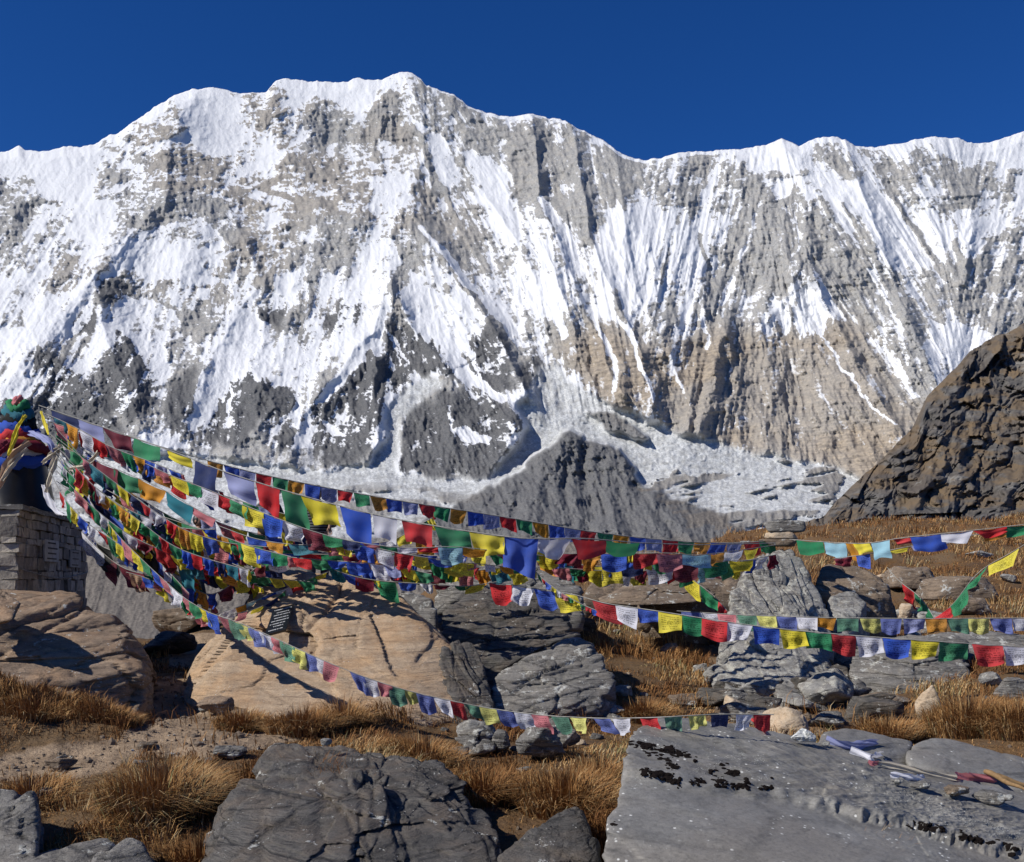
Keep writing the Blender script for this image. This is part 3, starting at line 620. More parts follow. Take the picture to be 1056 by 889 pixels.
def build_rocks():
    B = boulder
    B('orange', 'boulder', 'huge ochre boulder with flowing banding and a black plaque fixed to it', 'boulder',
      [(186,725,11.3),(225,752,10.7),(300,762,10.5),(420,752,10.6),(500,738,11.2),(190,684,11.9),(205,655,12.4),(255,607,13.5),(298,584,14.2),(333,578,14),(388,600,13.4),(436,634,12.6),(480,664,12.3),(507,700,11.8),
       (300,650,18),(450,690,16),(190,720,16)], 'orange', 7, k=34, rough=.06, bed=(.42, -.3, .85), step=.05, freq=9, seed=3, block=.09, bs=1.6, ang=3)
    B('mound', 'boulder', 'broad brown weathered rock in front of the stone shrine base', 'boulder',
      [(-60,712,9.8),(60,722,9.9),(140,708,10.4),(158,688,11),(150,672,11.3),(118,632,12),(85,611,12.4),(50,604,12.5),(-60,600,12.2),(-90,640,14),(100,650,15),(160,690,13)], 'mound', 7, k=20, rough=.09, bed=(-.3, .1, .9), step=.10, freq=4, seed=8,
      carve=[(tuple(P(14, 634, 10.9)), .28, .4), (tuple(P(150, 668, 11.3)), .2, .12), (tuple(P(105, 648, 11.5)), .25, .08)])
    B('m2', 'boulder', 'small brown rock at the left edge with a dark hollow beside it', 'boulder', [(-30,650,10.3),(15,640,10.2),(22,622,10.5),(0,606,10.8),(-30,600,10.8),(0,640,11.5)], 'mound', 5, ground=False, rough=.07, seed=14)
    B('bl1', 'boulder', 'grey fissured rock in the bottom left corner casting a deep shadow', 'boulder',
      [(-60,940,5.6),(38,920,5.7),(40,880,5.9),(44,845,6.3),(30,812,6.6),(-20,806,6.8),(-60,812,6.6),(-30,860,7.6),(44,860,7.3)], 'slate2', 6, rough=.06, bed=(.8, .2, .5), step=.05, freq=9, seed=4)
    B('bl2', 'boulder', 'low dark slab at the bottom edge beside the grey corner rock', 'boulder', [(20,930,5.5),(25,885,5.8),(60,873,6),(96,866,6.2),(120,860,6.1),(80,930,5.4),(100,880,7),(30,890,7)], 'slate2', 5, rough=.06, bed=(.3, .2, .9), step=.04, freq=9, seed=5)
    B('bl3', 'boulder', 'pointed grey slab at the bottom edge left of the dark slate boulder', 'boulder', [(75,930,5.3),(95,885,5.6),(132,858,6),(150,866,6),(165,890,5.8),(168,930,5.4),(130,880,7)], 'slate2', 5, rough=.05, bed=(.3, .2, .9), step=.03, freq=9, seed=6)
    B('big', 'boulder', 'big dark slate boulder with diagonal cracks at the bottom centre', 'boulder',
      [(196,960,5.3),(212,880,6),(222,830,6.6),(240,792,7.2),(262,769,7.9),(300,764,8.2),(350,768,8.3),(395,764,8.2),(432,775,8),(458,798,7.6),(488,838,6.9),(512,880,6.2),(520,960,5.4),(350,970,4.9),
       (300,800,10),(430,810,9.4),(360,830,6.5)], 'slate', 7, k=40, rough=.05, bed=(.72, .25, -.62), step=.15, freq=5.0, seed=21, block=.13, bs=1.9, ang=12)
    B('b6', 'boulder', 'dark rounded rock at the bottom edge between the slate boulder and the smooth slab', 'boulder',
      [(500,940,5.4),(510,880,5.9),(545,855,6.2),(575,836,6.6),(598,831,6.7),(613,845,6.5),(622,890,6),(630,940,5.4),(580,850,7.8)], 'slate', 6, rough=.07, seed=22)
    B('slab', 'boulder', 'huge smooth pale grey slab filling the bottom right corner', 'boulder',
      [(604,960,5.2),(616,885,5.7),(618,845,6.0),(630,795,6.6),(640,765,7.4),(660,752,7.9),(700,744,8.3),(770,752,8.4),(835,768,8.3),(905,782,8.2),(985,806,8.0),(1080,834,7.8),(1300,880,7.6),(1400,1040,5.2),(1100,1040,4.7),(760,1040,4.7),
       (700,800,9.5),(1150,880,9.2)], 'slab', 8, k=60, rough=.022, bed=(.18, .35, .9), step=.085, freq=2.6, seed=31, block=.03, bs=1.3, ang=0, ledge=([600,650,720,800,870,930,1056,1200],[792,800,816,822,838,852,888,930],.05))
    B('s2', 'boulder', 'flat grey slab lying just behind the smooth slab below the tan stone', 'slab', [(838,775,8.5),(846,754,8.9),(878,750,9.1),(942,764,9.1),(935,790,8.8),(905,800,8.6),(860,760,9.8),(930,775,9.8)], 'slab', 5, k=40, rough=.03, seed=32, block=.03)
    B('s3', 'boulder', 'long grey slab with a vertical crack at the right edge under the grass', 'slab', [(925,812,8.4),(938,770,8.9),(948,756,9.3),(1010,768,9.3),(1110,800,9),(1110,850,8.3),(1020,830,8.2),(1000,790,10),(1100,810,10)], 'slab', 6, k=40, rough=.025, bed=(.2, .2, .9), step=.05, freq=5, seed=33, block=.03)
    B('c1', 'boulder', 'upright layered slate rock behind the right end of the ochre boulder', 'boulder',
      [(452,660,13.4),(456,625,14),(480,606,14.6),(530,600,14.8),(578,622,14.3),(606,652,13.6),(600,675,13.2),(540,705,12.9),(500,712,12.8),(470,700,12.9),(520,640,16.5)], 'slate', 6, k=40, rough=.06, bed=(-.35, .2, .9), step=.13, freq=4.2, seed=41)
    B('c2', 'boulder', 'grey tilted slab rock with parallel ledges right of the ochre boulder', 'boulder',
      [(500,706,12.0),(520,690,12.3),(598,655,12.8),(628,672,12.6),(640,698,12.2),(622,722,11.8),(575,730,11.6),(520,734,11.6),(505,728,11.7),(570,700,14)], 'slate2', 6, k=40, rough=.05, bed=(-.36, .3, .88), step=.12, freq=5, seed=42)
    B('c3', 'boulder', 'dark shadowed rock wedged against the right end of the ochre boulder', 'boulder', [(440,735,11.2),(455,660,12.2),(480,650,12.6),(506,690,12),(512,730,11.4),(480,752,10.9),(490,700,13.5)], 'slate', 6, rough=.08, bed=(.9, .2, .3), step=.08, freq=6, seed=43)
    B('c4', 'boulder', 'pale grey rock among the strings above the ochre boulder', 'boulder', [(392,645,15),(398,618,15.5),(430,606,15.8),(450,622,15.4),(452,648,15),(420,640,17)], 'slate2', 5, rough=.06, seed=44)
    B('c5', 'boulder', 'low wide rock ledge behind the flags at the centre', 'boulder', [(440,612,18),(470,592,18.6),(520,572,19),(560,578,19),(598,600,18.4),(606,632,17.6),(520,640,17.2),(450,635,17.4),(520,600,22)], 'slate2', 6, rough=.08, bed=(-.2, .1, .9), step=.12, freq=3, seed=45)
    B('o1', 'boulder', 'long brown overhanging rock with a black shadow beneath it', 'boulder', [(612,618,19),(650,597,19.5),(715,596,19.8),(742,612,19.4),(738,620,19),(680,624,18.6),(625,626,18.6),(680,610,23)], 'brown', 6, ground=False, k=30, rough=.06, bed=(0, 0, 1), step=.06, freq=5, seed=51)
    B('o2', 'boulder', 'dark recessed rock under the long overhanging brown rock', 'boulder', [(650,640,20.5),(655,616,20.6),(735,616,20.6),(745,640,20.4),(700,630,23)], 'brown', 5, rough=.06, seed=52)
    B('o3', 'boulder', 'rust brown rock behind the yellow flags left of the overhang', 'boulder', [(596,618,21),(604,600,21.5),(640,586,22),(668,592,22),(672,606,21.5),(630,600,24)], 'brown', 5, rough=.08, seed=53)
    B('o4', 'boulder', 'rounded brown rock right behind the overhanging rock', 'boulder', [(715,606,21),(722,588,21.6),(752,580,22),(768,590,22),(764,610,21),(740,600,24)], 'brown', 5, rough=.08, seed=54)
    B('cairn', 'boulder', 'tall grey lichened rock with a small cairn on its top', 'boulder',
      [(738,690,15.6),(748,645,16),(762,603,16.6),(785,577,17),(803,556,17.4),(815,558,17.4),(838,590,17),(852,622,16.6),(862,660,16),(855,700,15.4),(790,708,15.2),(800,640,20)], 'grey', 7, k=30, rough=.10, bed=(.8, .1, .5), step=.10, freq=3, seed=61)
    B('q1', 'boulder', 'brown topped boulder with a black underside right of the cairn rock', 'boulder',
      [(836,606,17.4),(842,586,18),(862,577,18.4),(890,582,18.2),(918,602,17.8),(922,612,17.6),(905,616,17.3),(850,612,17.2),(880,600,21)], 'brown', 6, k=30, rough=.06, seed=62)
    B('q2', 'boulder', 'dark rock face in shade beneath the brown topped boulder', 'boulder', [(842,640,18.2),(850,606,18.4),(912,606,18.4),(928,640,18),(890,655,17.6),(890,620,21)], 'slate', 5, rough=.08, seed=63)
    B('q3', 'boulder', 'tan wedge stone in front of the dark rock face by the cairn rock', 'boulder', [(850,640,16.6),(852,612,17),(880,608,17.2),(896,618,17),(890,630,16.6),(866,640,16.3),(870,625,18)], 'grey', 5, rough=.05, seed=64)
    B('q4', 'boulder', 'grey rock below the cairn rock under the lower flags', 'boulder', [(730,722,14.2),(735,690,14.8),(770,665,15.2),(815,668,15.2),(838,690,14.8),(842,718,14.2),(790,735,13.8),(790,690,17)], 'grey', 6, rough=.09, bed=(.6, 0, .7), step=.08, freq=4, seed=65)
    B('q5', 'boulder', 'wide grey rock under the red and white flags at the right', 'boulder', [(872,700,14.4),(878,668,15),(925,654,15.4),(985,650,15.2),(1010,664,15),(1000,700,14.3),(930,712,14),(930,680,17)], 'slate2', 6, rough=.08, bed=(.2, .1, .9), step=.10, freq=4, seed=66)
    B('q6', 'boulder', 'flat grey rock behind the green flag at the right edge', 'boulder', [(965,668,15.6),(970,652,16),(1000,646,16.2),(1080,650,16),(1090,675,15.4),(1020,680,15.2),(1020,665,18)], 'slate2', 5, rough=.06, seed=67)
    # rubble: (label, centre x, y, Y, width, height, depth factor, material)
    RB = [('long pale grey stone topmost of the rubble below the cairn rock',835,706,12.8,62,17,.8,'slate2'),('flat grey stone stacked under the long pale one in the rubble',826,722,12.2,50,18,.9,'slate2'),
     ('wedge shaped grey stone at the left of the rubble pile',780,712,13,44,22,.8,'grey'),('rusty tan stone at the left of the rubble pile',757,728,12,20,26,.9,'granite'),
     ('small dark stone behind the tan granite stone',800,732,11.6,30,10,.8,'slate2'),('rounded tan granite stone resting behind the smooth slab',812,748,9.9,48,38,.8,'granite'),
     ('grey slab stone between the granite stone and the rubble',782,738,10.6,34,18,1,'slate2'),('brown lumpy stone at the right of the rubble',868,712,12.4,30,24,.8,'brown'),
     ('dark grey stone beside the white bag',852,742,10.2,40,18,.9,'slate2'),('grey stone with a pale top under the yellow flag',940,690,13.2,66,30,.8,'grey'),
     ('tan block behind the hanging green flag',888,690,13.8,26,22,.8,'brown'),('squared grey rock under the middle of the right flag string',968,672,14,36,26,.8,'slate2'),
     ('pointed tan stone standing in the dry grass',957,727,11.8,26,40,.5,'granite'),('grey stone at the right edge above the grass',1042,712,11.8,50,32,.8,'slate2'),
     ('pale round stone at the right edge beside the grey one',1022,700,12.4,24,16,.8,'grey'),('long low stone in the grass right of the rubble',905,722,12,60,18,.7,'brown'),
     ('small pale stone in the grass at the right edge',1006,735,11.2,16,10,.8,'slate2'),
     ('grey block below the lower flag string at the centre',556,768,9.4,56,40,.8,'slate2'),('upright grey stone left of the grey block',518,765,9.6,22,30,.7,'slate2'),
     ('flat brown stone under the yellow flag of the lower string',492,752,10,46,22,.8,'grey'),('tan flat stone in front of the grey tilted slab rock',536,724,11,40,16,.8,'granite'),
     ('pale stone at the foot of the grey tilted slab rock',612,734,11,70,18,.7,'grey'),('small white stone on top of the dark slate boulder',337,765,8.0,14,9,.8,'grey'),
     ('grey stone in the grass above the smooth slab',640,712,12.4,26,12,.8,'grey'),('round grey stone half sunk in grass right of the slab rock',722,690,14,18,12,.9,'grey'),
     ('pale flat stone in the grass left of the rubble',706,722,12.6,36,14,.8,'brown'),('small grey stone on the slope below the overhanging rock',690,668,15.6,22,10,.8,'grey'),
     ('brown stone at the foot of the cairn rock',738,655,16.5,20,24,.8,'brown'),('low mossy stone beside the path',62,787,8.6,30,18,.8,'brown'),
     ('dark layered rock under the left foot of the ochre boulder',222,728,10.4,40,22,.8,'mound'),
     ('low rock behind the dark hollow left of the ochre boulder',188,640,14.5,60,30,.9,'brown'),('dark rock in the hollow left of the ochre boulder',170,662,13.6,60,34,.8,'slate'),
     ('small orange stone at the corner of the ochre boulder',290,742,10,28,22,.8,'orange'),('grey stone in the grass in front of the ochre boulder',238,775,8.8,36,14,.8,'slate2'),
     ('pale stone on the far grass crest left of the cairn',770,560,34,16,6,.8,'grey'),('grey stone on the far right of the grass crest',1040,596,28,20,10,.8,'grey'),('flat grey rock in the grass behind the right flags',1010,572,34,34,8,.8,'grey'),
     ('dark ledge rock in the grass behind the long blue flag',940,590,30,50,12,.8,'brown'),('brown ledge rock on the grass slope at the right',985,600,27,70,14,.8,'brown'),('rock under the yellow knot of flags at the right',1000,625,22,44,20,.8,'brown'),
     ('tan lump of rock below the hanging green flag at the right',935,632,19,18,22,.8,'granite'),('grey stone under the small bright flags at the centre',600,648,15,40,26,.8,'slate'),
     ('dark stone under the tiny flag garland at the centre',560,640,16,44,26,.8,'slate'),('grey stone on the ledge behind the blue flag',480,604,17,60,22,.8,'slate2')]
    for i, (lab, px, py, Y, w, h, dk, mt) in enumerate(RB):
        rr = random.Random(500 + i)
        if 'on top of' not in lab and 'ledge' not in lab:
            g_ = hit(px, py + h * .42, [GT])
            if g_ is not None: Y = min(max(g_[0].y, Y * .8), Y * 1.35)
        W = w * Y / F / 2; H = h * Y / F / 2; Dp = max(W, H) * dk; c = P(px, py, Y); pts = []
        for _ in range(16):
            v = Vector((rr.gauss(0, 1), rr.gauss(0, 1), rr.gauss(0, 1))).normalized(); m = max(abs(v.x), abs(v.y), abs(v.z)); v = v / (m * .75 + .25) * rr.uniform(.8, 1.08)
            pts.append((c.x + v.x * W, c.y + v.y * Dp, c.z + v.z * H))
        # reach down into the soil so that nothing floats
        g = float(zg(np.array([c.x]), np.array([c.y]))[0])
        if Y < 40 and g < c.z - H and i not in (22,): pts += [(c.x + a * W * 1.05, c.y + b * Dp, max(g - .05, c.z - H - .3)) for a in (-1, 1) for b in (-1, 1)]
        p, Fc, cc = rock_mesh('stone', pts, 5, k=50, rough=.07, ang=5, block=.12, bs=1.6, bed=(.1, .1, 1) if 'sla' in mt else None, step=.03, freq=9, seed=i * 3 + 70)
        off = np.array([0, 0, p[:, 2].min()]); o = link('stone', np_mesh('stone', p - off, tris=Fc), MR[mt], None, tuple(cc + off)); tag(o, lab, 'rock', 'stones among the grass and rubble')
        add_bvh(p, Fc.tolist(), cc)
    rz = random.Random(77)
    for i in range(105):
        zone = i % 5; x0, x1, y0, y1, Yz, lab, mt = [(735,905,668,748,11.5,'angular grey stone in the jumbled rubble between the cairn rock and the smooth slab','slate2'), (735,870,690,748,11,'tan lichened stone in the jumbled rubble between the cairn rock and the smooth slab','grey'),
            (470,640,725,790,10,'grey stone lying among the rocks under the lower flag string','slate2'), (850,960,640,690,15,'stone wedged among the rocks behind the right hand flags','grey'), (740,905,672,744,11.5,'dark angular stone in the jumbled rubble below the cairn rock','slate')][zone]
        px, py = rz.uniform(x0, x1), rz.uniform(y0, y1); g_ = hit(px, py, [GT]); Y = g_[0].y if g_ else Yz; w = rz.uniform(22, 66 if zone in (0, 1, 4) else 40) * Y / F / 2; h = w * rz.uniform(.4, .8); pts = []
        for _ in range(10):
            v = Vector((rz.gauss(0, 1), rz.gauss(0, 1), rz.gauss(0, 1))).normalized(); m = max(abs(v.x), abs(v.y), abs(v.z)); v = v / (m * .8 + .2) * rz.uniform(.8, 1.1); pts.append((v.x * w, v.y * w * .8, v.z * h))
        p, Fc, cc = rock_mesh('rubble_stone', pts, 4, k=50, rough=.06, ang=5, block=.14, bs=1.5, bed=(rz.uniform(-.4, .4), .1, 1), step=.02, freq=12, seed=i + 600); c = P(px, py, Y); zz = float(zg(np.array([c.x]), np.array([c.y]))[0]) + h * rz.uniform(.35, 1.0)
        tag(link('rubble_stone', np_mesh('rubble_stone', p, tris=Fc), MR[mt], None, (c.x, c.y, zz)), lab, 'stone', 'jumbled rubble stones'); add_bvh(p, Fc.tolist(), (c.x, c.y, zz))
    # loose stones scattered on the grass
    rr = random.Random(9); protos = []
    for i in range(5):
        pts = [tuple(Vector((rr.gauss(0, 1), rr.gauss(0, 1), rr.gauss(0, 1))).normalized() * rr.uniform(.8, 1)) for _ in range(12)]
        p, Fc, cc = rock_mesh('loose_stone', pts, 4, k=20, rough=.1, seed=i + 200); protos.append(np_mesh('loose_stone', p * np.array([1, 1, .6]), tris=Fc))
        protos[-1].materials.append(MR[['grey', 'slate2', 'brown', 'grey', 'granite'][i]])
    cnt = 0
    while cnt < 90:
        px = rr.uniform(-30, 1080); Y = math.exp(rr.uniform(math.log(7.5), math.log(48)))
        if px < 600 and Y > 17: continue
        x = (px - CX) * Y / F; z = float(zg(np.array([x]), np.array([Y]))[0]); k = cnt % 5; s = rr.uniform(.03, .09) * (1 + Y / 26)
        o = bpy.data.objects.new('loose_stone', protos[k]); COL.objects.link(o); o.location = (x, Y, z + s * .1); o.scale = (s, s * rr.uniform(.7, 1), s); o.rotation_euler = (0, 0, rr.uniform(0, 6.3))
        tag(o, ['small pale lichened stone lying loose in the dry grass', 'small slate grey stone lying loose in the dry grass', 'small brown stone lying loose in the dry grass', 'small lumpy grey stone lying loose in the dry grass', 'small tan stone lying loose in the dry grass'][k], 'stone', 'loose stones in the grass'); cnt += 1
    # cairn
    top = hit(808, 566, [ROCKS['cairn']]); base = Vector(top[0]) if top else P(808, 562, 17.4); base.y += .15; base.z -= .02
    for i, (w, h, dx, mt, lab) in enumerate([(.44, .13, -.05, 'brown', 'flat brown stone at the bottom of the little cairn'), (.40, .12, .03, 'granite', 'tan flat stone in the middle of the little cairn'), (.40, .20, .05, 'slate2', 'dark grey capstone on top of the little cairn'), (.10, .05, .12, 'grey', 'pebble at the right shoulder of the little cairn')]):
        pts = [(a * w * .6, b * w * .5, cz_ * h / 2) for a in (-1, 1) for b in (-1, 1) for cz_ in (-1, 1)]; pts = [(x + random.Random(i * 9 + j).uniform(-.3, .3) * w, y, z) for j, (x, y, z) in enumerate(pts)]
        p, Fc, cc = rock_mesh('cairn_stone', pts, 4, k=14, rough=.08, seed=i + 300)
        if i < 3: zz = base.z + h / 2; base.z += h * .92
        else: zz = base.z - .1
        tag(link('cairn_stone', np_mesh('cairn_stone', p, tris=Fc), MR[mt], None, (base.x + dx, base.y, zz)), lab, 'stone', 'stones of the little cairn')
build_rocks()

# ------------------------------------------------------------------ dry grass
def grass_mat(name, c0, c1, c2):
    m = NT(name, .75, .15); a = m.attr('tone'); hgt = m.attr('hgt')
    col = m.ramp(a, [(0, c0), (.3, (.22, .105, .038)), (.55, c1), (.8, c2), (.93, (.44, .36, .22)), (1, (.22, .20, .09))]); m.base(col)
    m.b.inputs['Subsurface Weight'].default_value = 0
    return m.m
def blades(name, B, h, az, lean, wid, tone, mat):
    n = len(B); dr = np.stack([np.cos(az), np.sin(az), np.zeros(n)], -1); sd = np.stack([-np.sin(az + .6), np.cos(az + .6), np.zeros(n)], -1)
    up = np.array([0, 0, 1.]); H = h[:, None]; L = lean[:, None]; W = (wid / 2)[:, None]
    mid = B + up * H * (.62 - .12 * L) + dr * H * L * .34; tip = B + up * H * (1 - .55 * L) + dr * H * L
    V = np.stack([B - sd * W, B + sd * W, mid + sd * W * .8, mid - sd * W * .8, tip], 1).reshape(-1, 3)
    i = np.arange(n)[:, None] * 5
    return np_mesh(name, V, quads=i + [0, 1, 2, 3], tris=i + [3, 2, 4], smooth=False, attrs=dict(tone=np.repeat(tone, 5)))
GM = grass_mat('dry_grass', (.14, .06, .022), (.30, .155, .055), (.48, .31, .14))
def build_grass():
    r = np.random.RandomState(4)
    n = 560000; px = r.uniform(-260, 1320, n); Y = np.exp(r.uniform(math.log(5.2), math.log(90), n)); x = (px - CX) * Y / F; z = zg(x, Y); qx, qy = proj(x, Y, z)
    clump = fbm(x * 1.6, Y * 1.6, 400, 3, .5); cl2 = fbm(x * .5 + 9, Y * .5, 410, 3)
    keep = r.rand(n) < sst(.32, .56, clump) * (.55 + .8 * sst(.38, .6, cl2)) + .10
    for p in DIRT: keep &= ~(inpoly(qx, qy, p) & (r.rand(n) > .05))
    keep &= ~((qx < 560) & (Y > 18)); keep &= ~(inpoly(qx, qy, RUBBLE) & (r.rand(n) > .12))
    x, Y, z, px, clump = [a[keep] for a in (x, Y, z, px, clump)]; n = len(x)
    tuft = sst(.42, .62, clump); h = (.04 + .15 * tuft) * (.45 + .9 * sst(.35, .65, fbm(x * .8, Y * .8, 440, 3))) * r.uniform(.5, 1.25, n) * (1 + .02 * Y); h *= np.where(px < 170, .7, 1)
    az = fbm(x * 2, Y * 2, 420, 2) * 9 + r.normal(0, 1.0, n)
    tone = np.clip(.46 + 1.5 * (fbm(x * .9, Y * .9, 430, 3) - .5) + r.normal(0, .22, n) + .0 * tuft, 0, 1)
    me = blades('dry_grass', np.stack([x, Y, z - .01], -1), h, az, r.uniform(.2, 1.0, n), .0022 + .00055 * Y + 0 * h, tone, GM)
    tag(link('dry_grass', me, GM), 'short golden brown dry grass covering the slope', 'grass', kind='stuff')
    TS = [('big straw coloured tussock left of the dark slate boulder',165,842,7.3,.62,.50,3600),('rust tinged tussock beside the left flank of the dark slate boulder',205,868,6.3,.36,.34,1800),('tussock under the left foot of the ochre boulder',315,752,9.6,.55,.34,2600),
          ('tall wispy tussock in front of the ochre boulder',352,745,9.9,.40,.42,1800),('tussock behind the crest of the dark slate boulder',440,775,8.9,.50,.34,2200),('wide tussock between the grey block and the bottom rock',585,812,7.8,.62,.42,3000),
          ('rust tussock left of the grey block',500,806,7.9,.42,.34,2000),('small tussock beside the smooth slab',618,798,8.4,.30,.30,1300),('drooping tussock in the notch right of the ochre boulder',452,656,13.4,.42,.42,2000),
          ('round tussock right of the grey tilted slab rock',665,720,12.2,.55,.36,2400),('tussock right of the pointed tan stone',1000,748,10.6,.70,.44,3200),('tussock at the right edge behind the long slab',1050,762,10.2,.60,.42,2600),
          ('tussock left of the pointed tan stone',915,748,10.6,.50,.34,2200),('low tussock on the bank beside the path',105,745,9.9,.55,.26,2200),('low tussock at the left edge of the bank',40,748,9.7,.6,.26,2200),
          ('tussock in front of the tan rock by the gully',250,738,10.0,.40,.26,1600),('low tussock at the left edge above the corner rock',30,815,7.6,.5,.22,1600)]
    for i, (lab, px, py, Y, R, h0, n) in enumerate(TS):
        rr = np.random.RandomState(50 + i); cx = (px - CX) * Y / F; rad = R * np.sqrt(rr.rand(n)) * .62; a = rr.uniform(0, 6.283, n); bx = rad * np.cos(a); by = rad * np.sin(a)
        cz = float(zg(np.array([cx]), np.array([Y]))[0]); bz = zg(cx + bx, Y + by) - cz - .02
        h = h0 * rr.uniform(.5, 1.15, n) * (1.05 - .5 * rad / R); lean = np.clip(.25 + .7 * rad / R + rr.normal(0, .2, n), 0.05, 1.1); az = a + rr.normal(0, .5, n) + .3
        tone = np.clip(.5 + .18 * (lean - .5) + rr.normal(0, .2, n) + (.12 if 'straw' in lab else -.12 if 'rust' in lab else 0), 0, 1)
        me = blades('grass_tussock', np.stack([bx, by, bz], -1), h, az, lean, .0035 + .0004 * Y + 0 * h, tone, GM)
        tag(link('grass_tussock', me, GM, None, (cx, Y, cz)), lab, 'grass tussock', 'dry grass tussocks')
build_grass()
def build_gravel():
    r = np.random.RandomState(31); V = []; T = []; m = 0; D, Fc = ico(1); n = 7000
    px = r.uniform(-20, 1070, n); Y = np.exp(r.uniform(math.log(6), math.log(17), n)); x = (px - CX) * Y / F; z = zg(x, Y); qx, qy = proj(x, Y, z); ok = r.rand(n) < .10
    for p in DIRT + [RUBBLE]: ok |= inpoly(qx, qy, p) & (r.rand(n) < .8)
    for i in np.where(ok)[0]:
        s = r.uniform(.006, .022) * (1 if r.rand() > .12 else 2.0); V.append(D * s * r.uniform(.6, 1.4, 3) * (1 + .35 * (r.rand(len(D), 1) - .5)) + [x[i], Y[i], z[i] + s * .15]); T.append(Fc + m); m += len(D)
    tag(link('gravel', np_mesh('gravel', np.concatenate(V), tris=np.concatenate(T), smooth=False), MR['brown']), 'brown gravel and grit on the bare earth and among the rubble', 'gravel', kind='stuff')
build_gravel()

# ------------------------------------------------------------------ cloth
CLR = dict(R=(.62, .03, .035), Y=(.78, .66, .05), B=(.04, .11, .55), W=(.74, .74, .80), G=(.035, .26, .11), O=(.68, .30, .03), N=(.02, .035, .13),
           P=(.33, .58, .68), L=(.34, .37, .62), M=(.19, .015, .035), K=(.60, .20, .22), T=(.03, .20, .26), D=(.02, .022, .02), F=(.13, .30, .20), H=(.15, .19, .48), J=(.70, .68, .20), C=(.66, .58, .44), E=(.62, .40, .24))
CNAME = dict(R='red', Y='yellow', B='blue', W='white', G='green', O='orange', N='navy', P='pale blue', L='lilac', M='maroon', K='faded red', T='teal', D='black', F='faded green', H='faded blue', J='pale yellow', C='cream', E='peach')
_CM = {}
def cloth(k, printed=True):
    key = (k, printed)
    if key in _CM: return _CM[key]
    m = NT('cloth_' + CNAME[k].replace(' ', '_') + ('_printed' if printed else ''), .8, .1); c = CLR[k]; uv = m.co((1, 1, 1), kind='UV')
    oi = m.n('ObjectInfo').outputs['Random']; n = m.noise(m.co((3, 3, 3)), 2.5, 4)
    col = m.mix(m.math('MULTIPLY', m.ramp(m.math('ADD', n, m.math('MULTIPLY', oi, .3)), [(.4, 0), (.9, 1)]), .45), c, tuple(q * .55 + .12 for q in c))
    if printed:
        sp = m.n('SeparateXYZ'); m.t.links.new(uv, sp.inputs[0]); u, v = sp.outputs[0], sp.outputs[1]
        row = m.math('MULTIPLY', v, 9.0); fr = m.math('FRACT', row); fl = m.math('FLOOR', row)
        rm = m.math('MULTIPLY', m.math('GREATER_THAN', fr, .28), m.math('LESS_THAN', fr, .80))
        cb = m.n('CombineXYZ'); m.put(cb.inputs[0], m.math('MULTIPLY', u, 30.0)); m.put(cb.inputs[1], m.math('MULTIPLY', fl, 7.3)); m.put(cb.inputs[2], m.math('MULTIPLY', oi, 50.0))
        lt = m.math('GREATER_THAN', m.noise(cb.outputs[0], 1.0, 1), .47)
        du = m.math('ABSOLUTE', m.math('SUBTRACT', u, .5)); dv = m.math('ABSOLUTE', m.math('SUBTRACT', v, .5))
        mg = m.math('MULTIPLY', m.math('LESS_THAN', du, .38), m.math('LESS_THAN', dv, .36))
        rad = m.math('SQRT', m.math('ADD', m.math('MULTIPLY', du, du), m.math('MULTIPLY', dv, dv)))
        emb = m.math('MULTIPLY', m.math('LESS_THAN', rad, .15), m.math('GREATER_THAN', m.noise(uv, 14, 2), .46))
        ink = m.math('MAXIMUM', m.math('MULTIPLY', m.math('MULTIPLY', rm, lt), m.math('MULTIPLY', mg, m.math('GREATER_THAN', rad, .17))), emb)
        col = m.mix(m.math('MULTIPLY', ink, .62), col, tuple(q * .12 for q in c))
    m.base(col)
    tr = m.n('BsdfTranslucent'); m.put(tr.inputs['Color'], col); mx = m.n('MixShader'); mx.inputs[0].default_value = .30
    m.t.links.new(m.b.outputs[0], mx.inputs[1]); m.t.links.new(tr.outputs[0], mx.inputs[2]); out = m.t.nodes['Material Output']; m.t.links.new(mx.outputs[0], out.inputs['Surface'])
    _CM[key] = m.m; return m.m
def simple(name, c, rough=.8, spec=.3, n=0, nc=None, bump=0):
    m = NT(name, rough, spec); q = m.noise(m.co(), n or 8, 5, .65); m.base(m.mix(m.ramp(q, [(.35, 0), (.65, 1)]), c, nc or tuple(x * .6 for x in c)))
    if bump: m.bump(q, .6, bump)
    return m.m

def tube(pts, r, ns=5):
    pts = [np.array(p, float) for p in pts]; V = []; n = len(pts)
    for i in range(n):
        t = pts[min(i + 1, n - 1)] - pts[max(i - 1, 0)]; t /= np.linalg.norm(t) + 1e-9; a = np.cross(t, [0, .3, 1.]); a /= np.linalg.norm(a) + 1e-9; b = np.cross(t, a)
        rr = r[i] if hasattr(r, '__len__') else r
        for k in range(ns): w = 2 * math.pi * k / ns; V.append(pts[i] + (a * math.cos(w) + b * math.sin(w)) * rr)
    Q = [(i * ns + k, i * ns + (k + 1) % ns, (i + 1) * ns + (k + 1) % ns, (i + 1) * ns + k) for i in range(n - 1) for k in range(ns)]
    return np.array(V), np.array(Q)

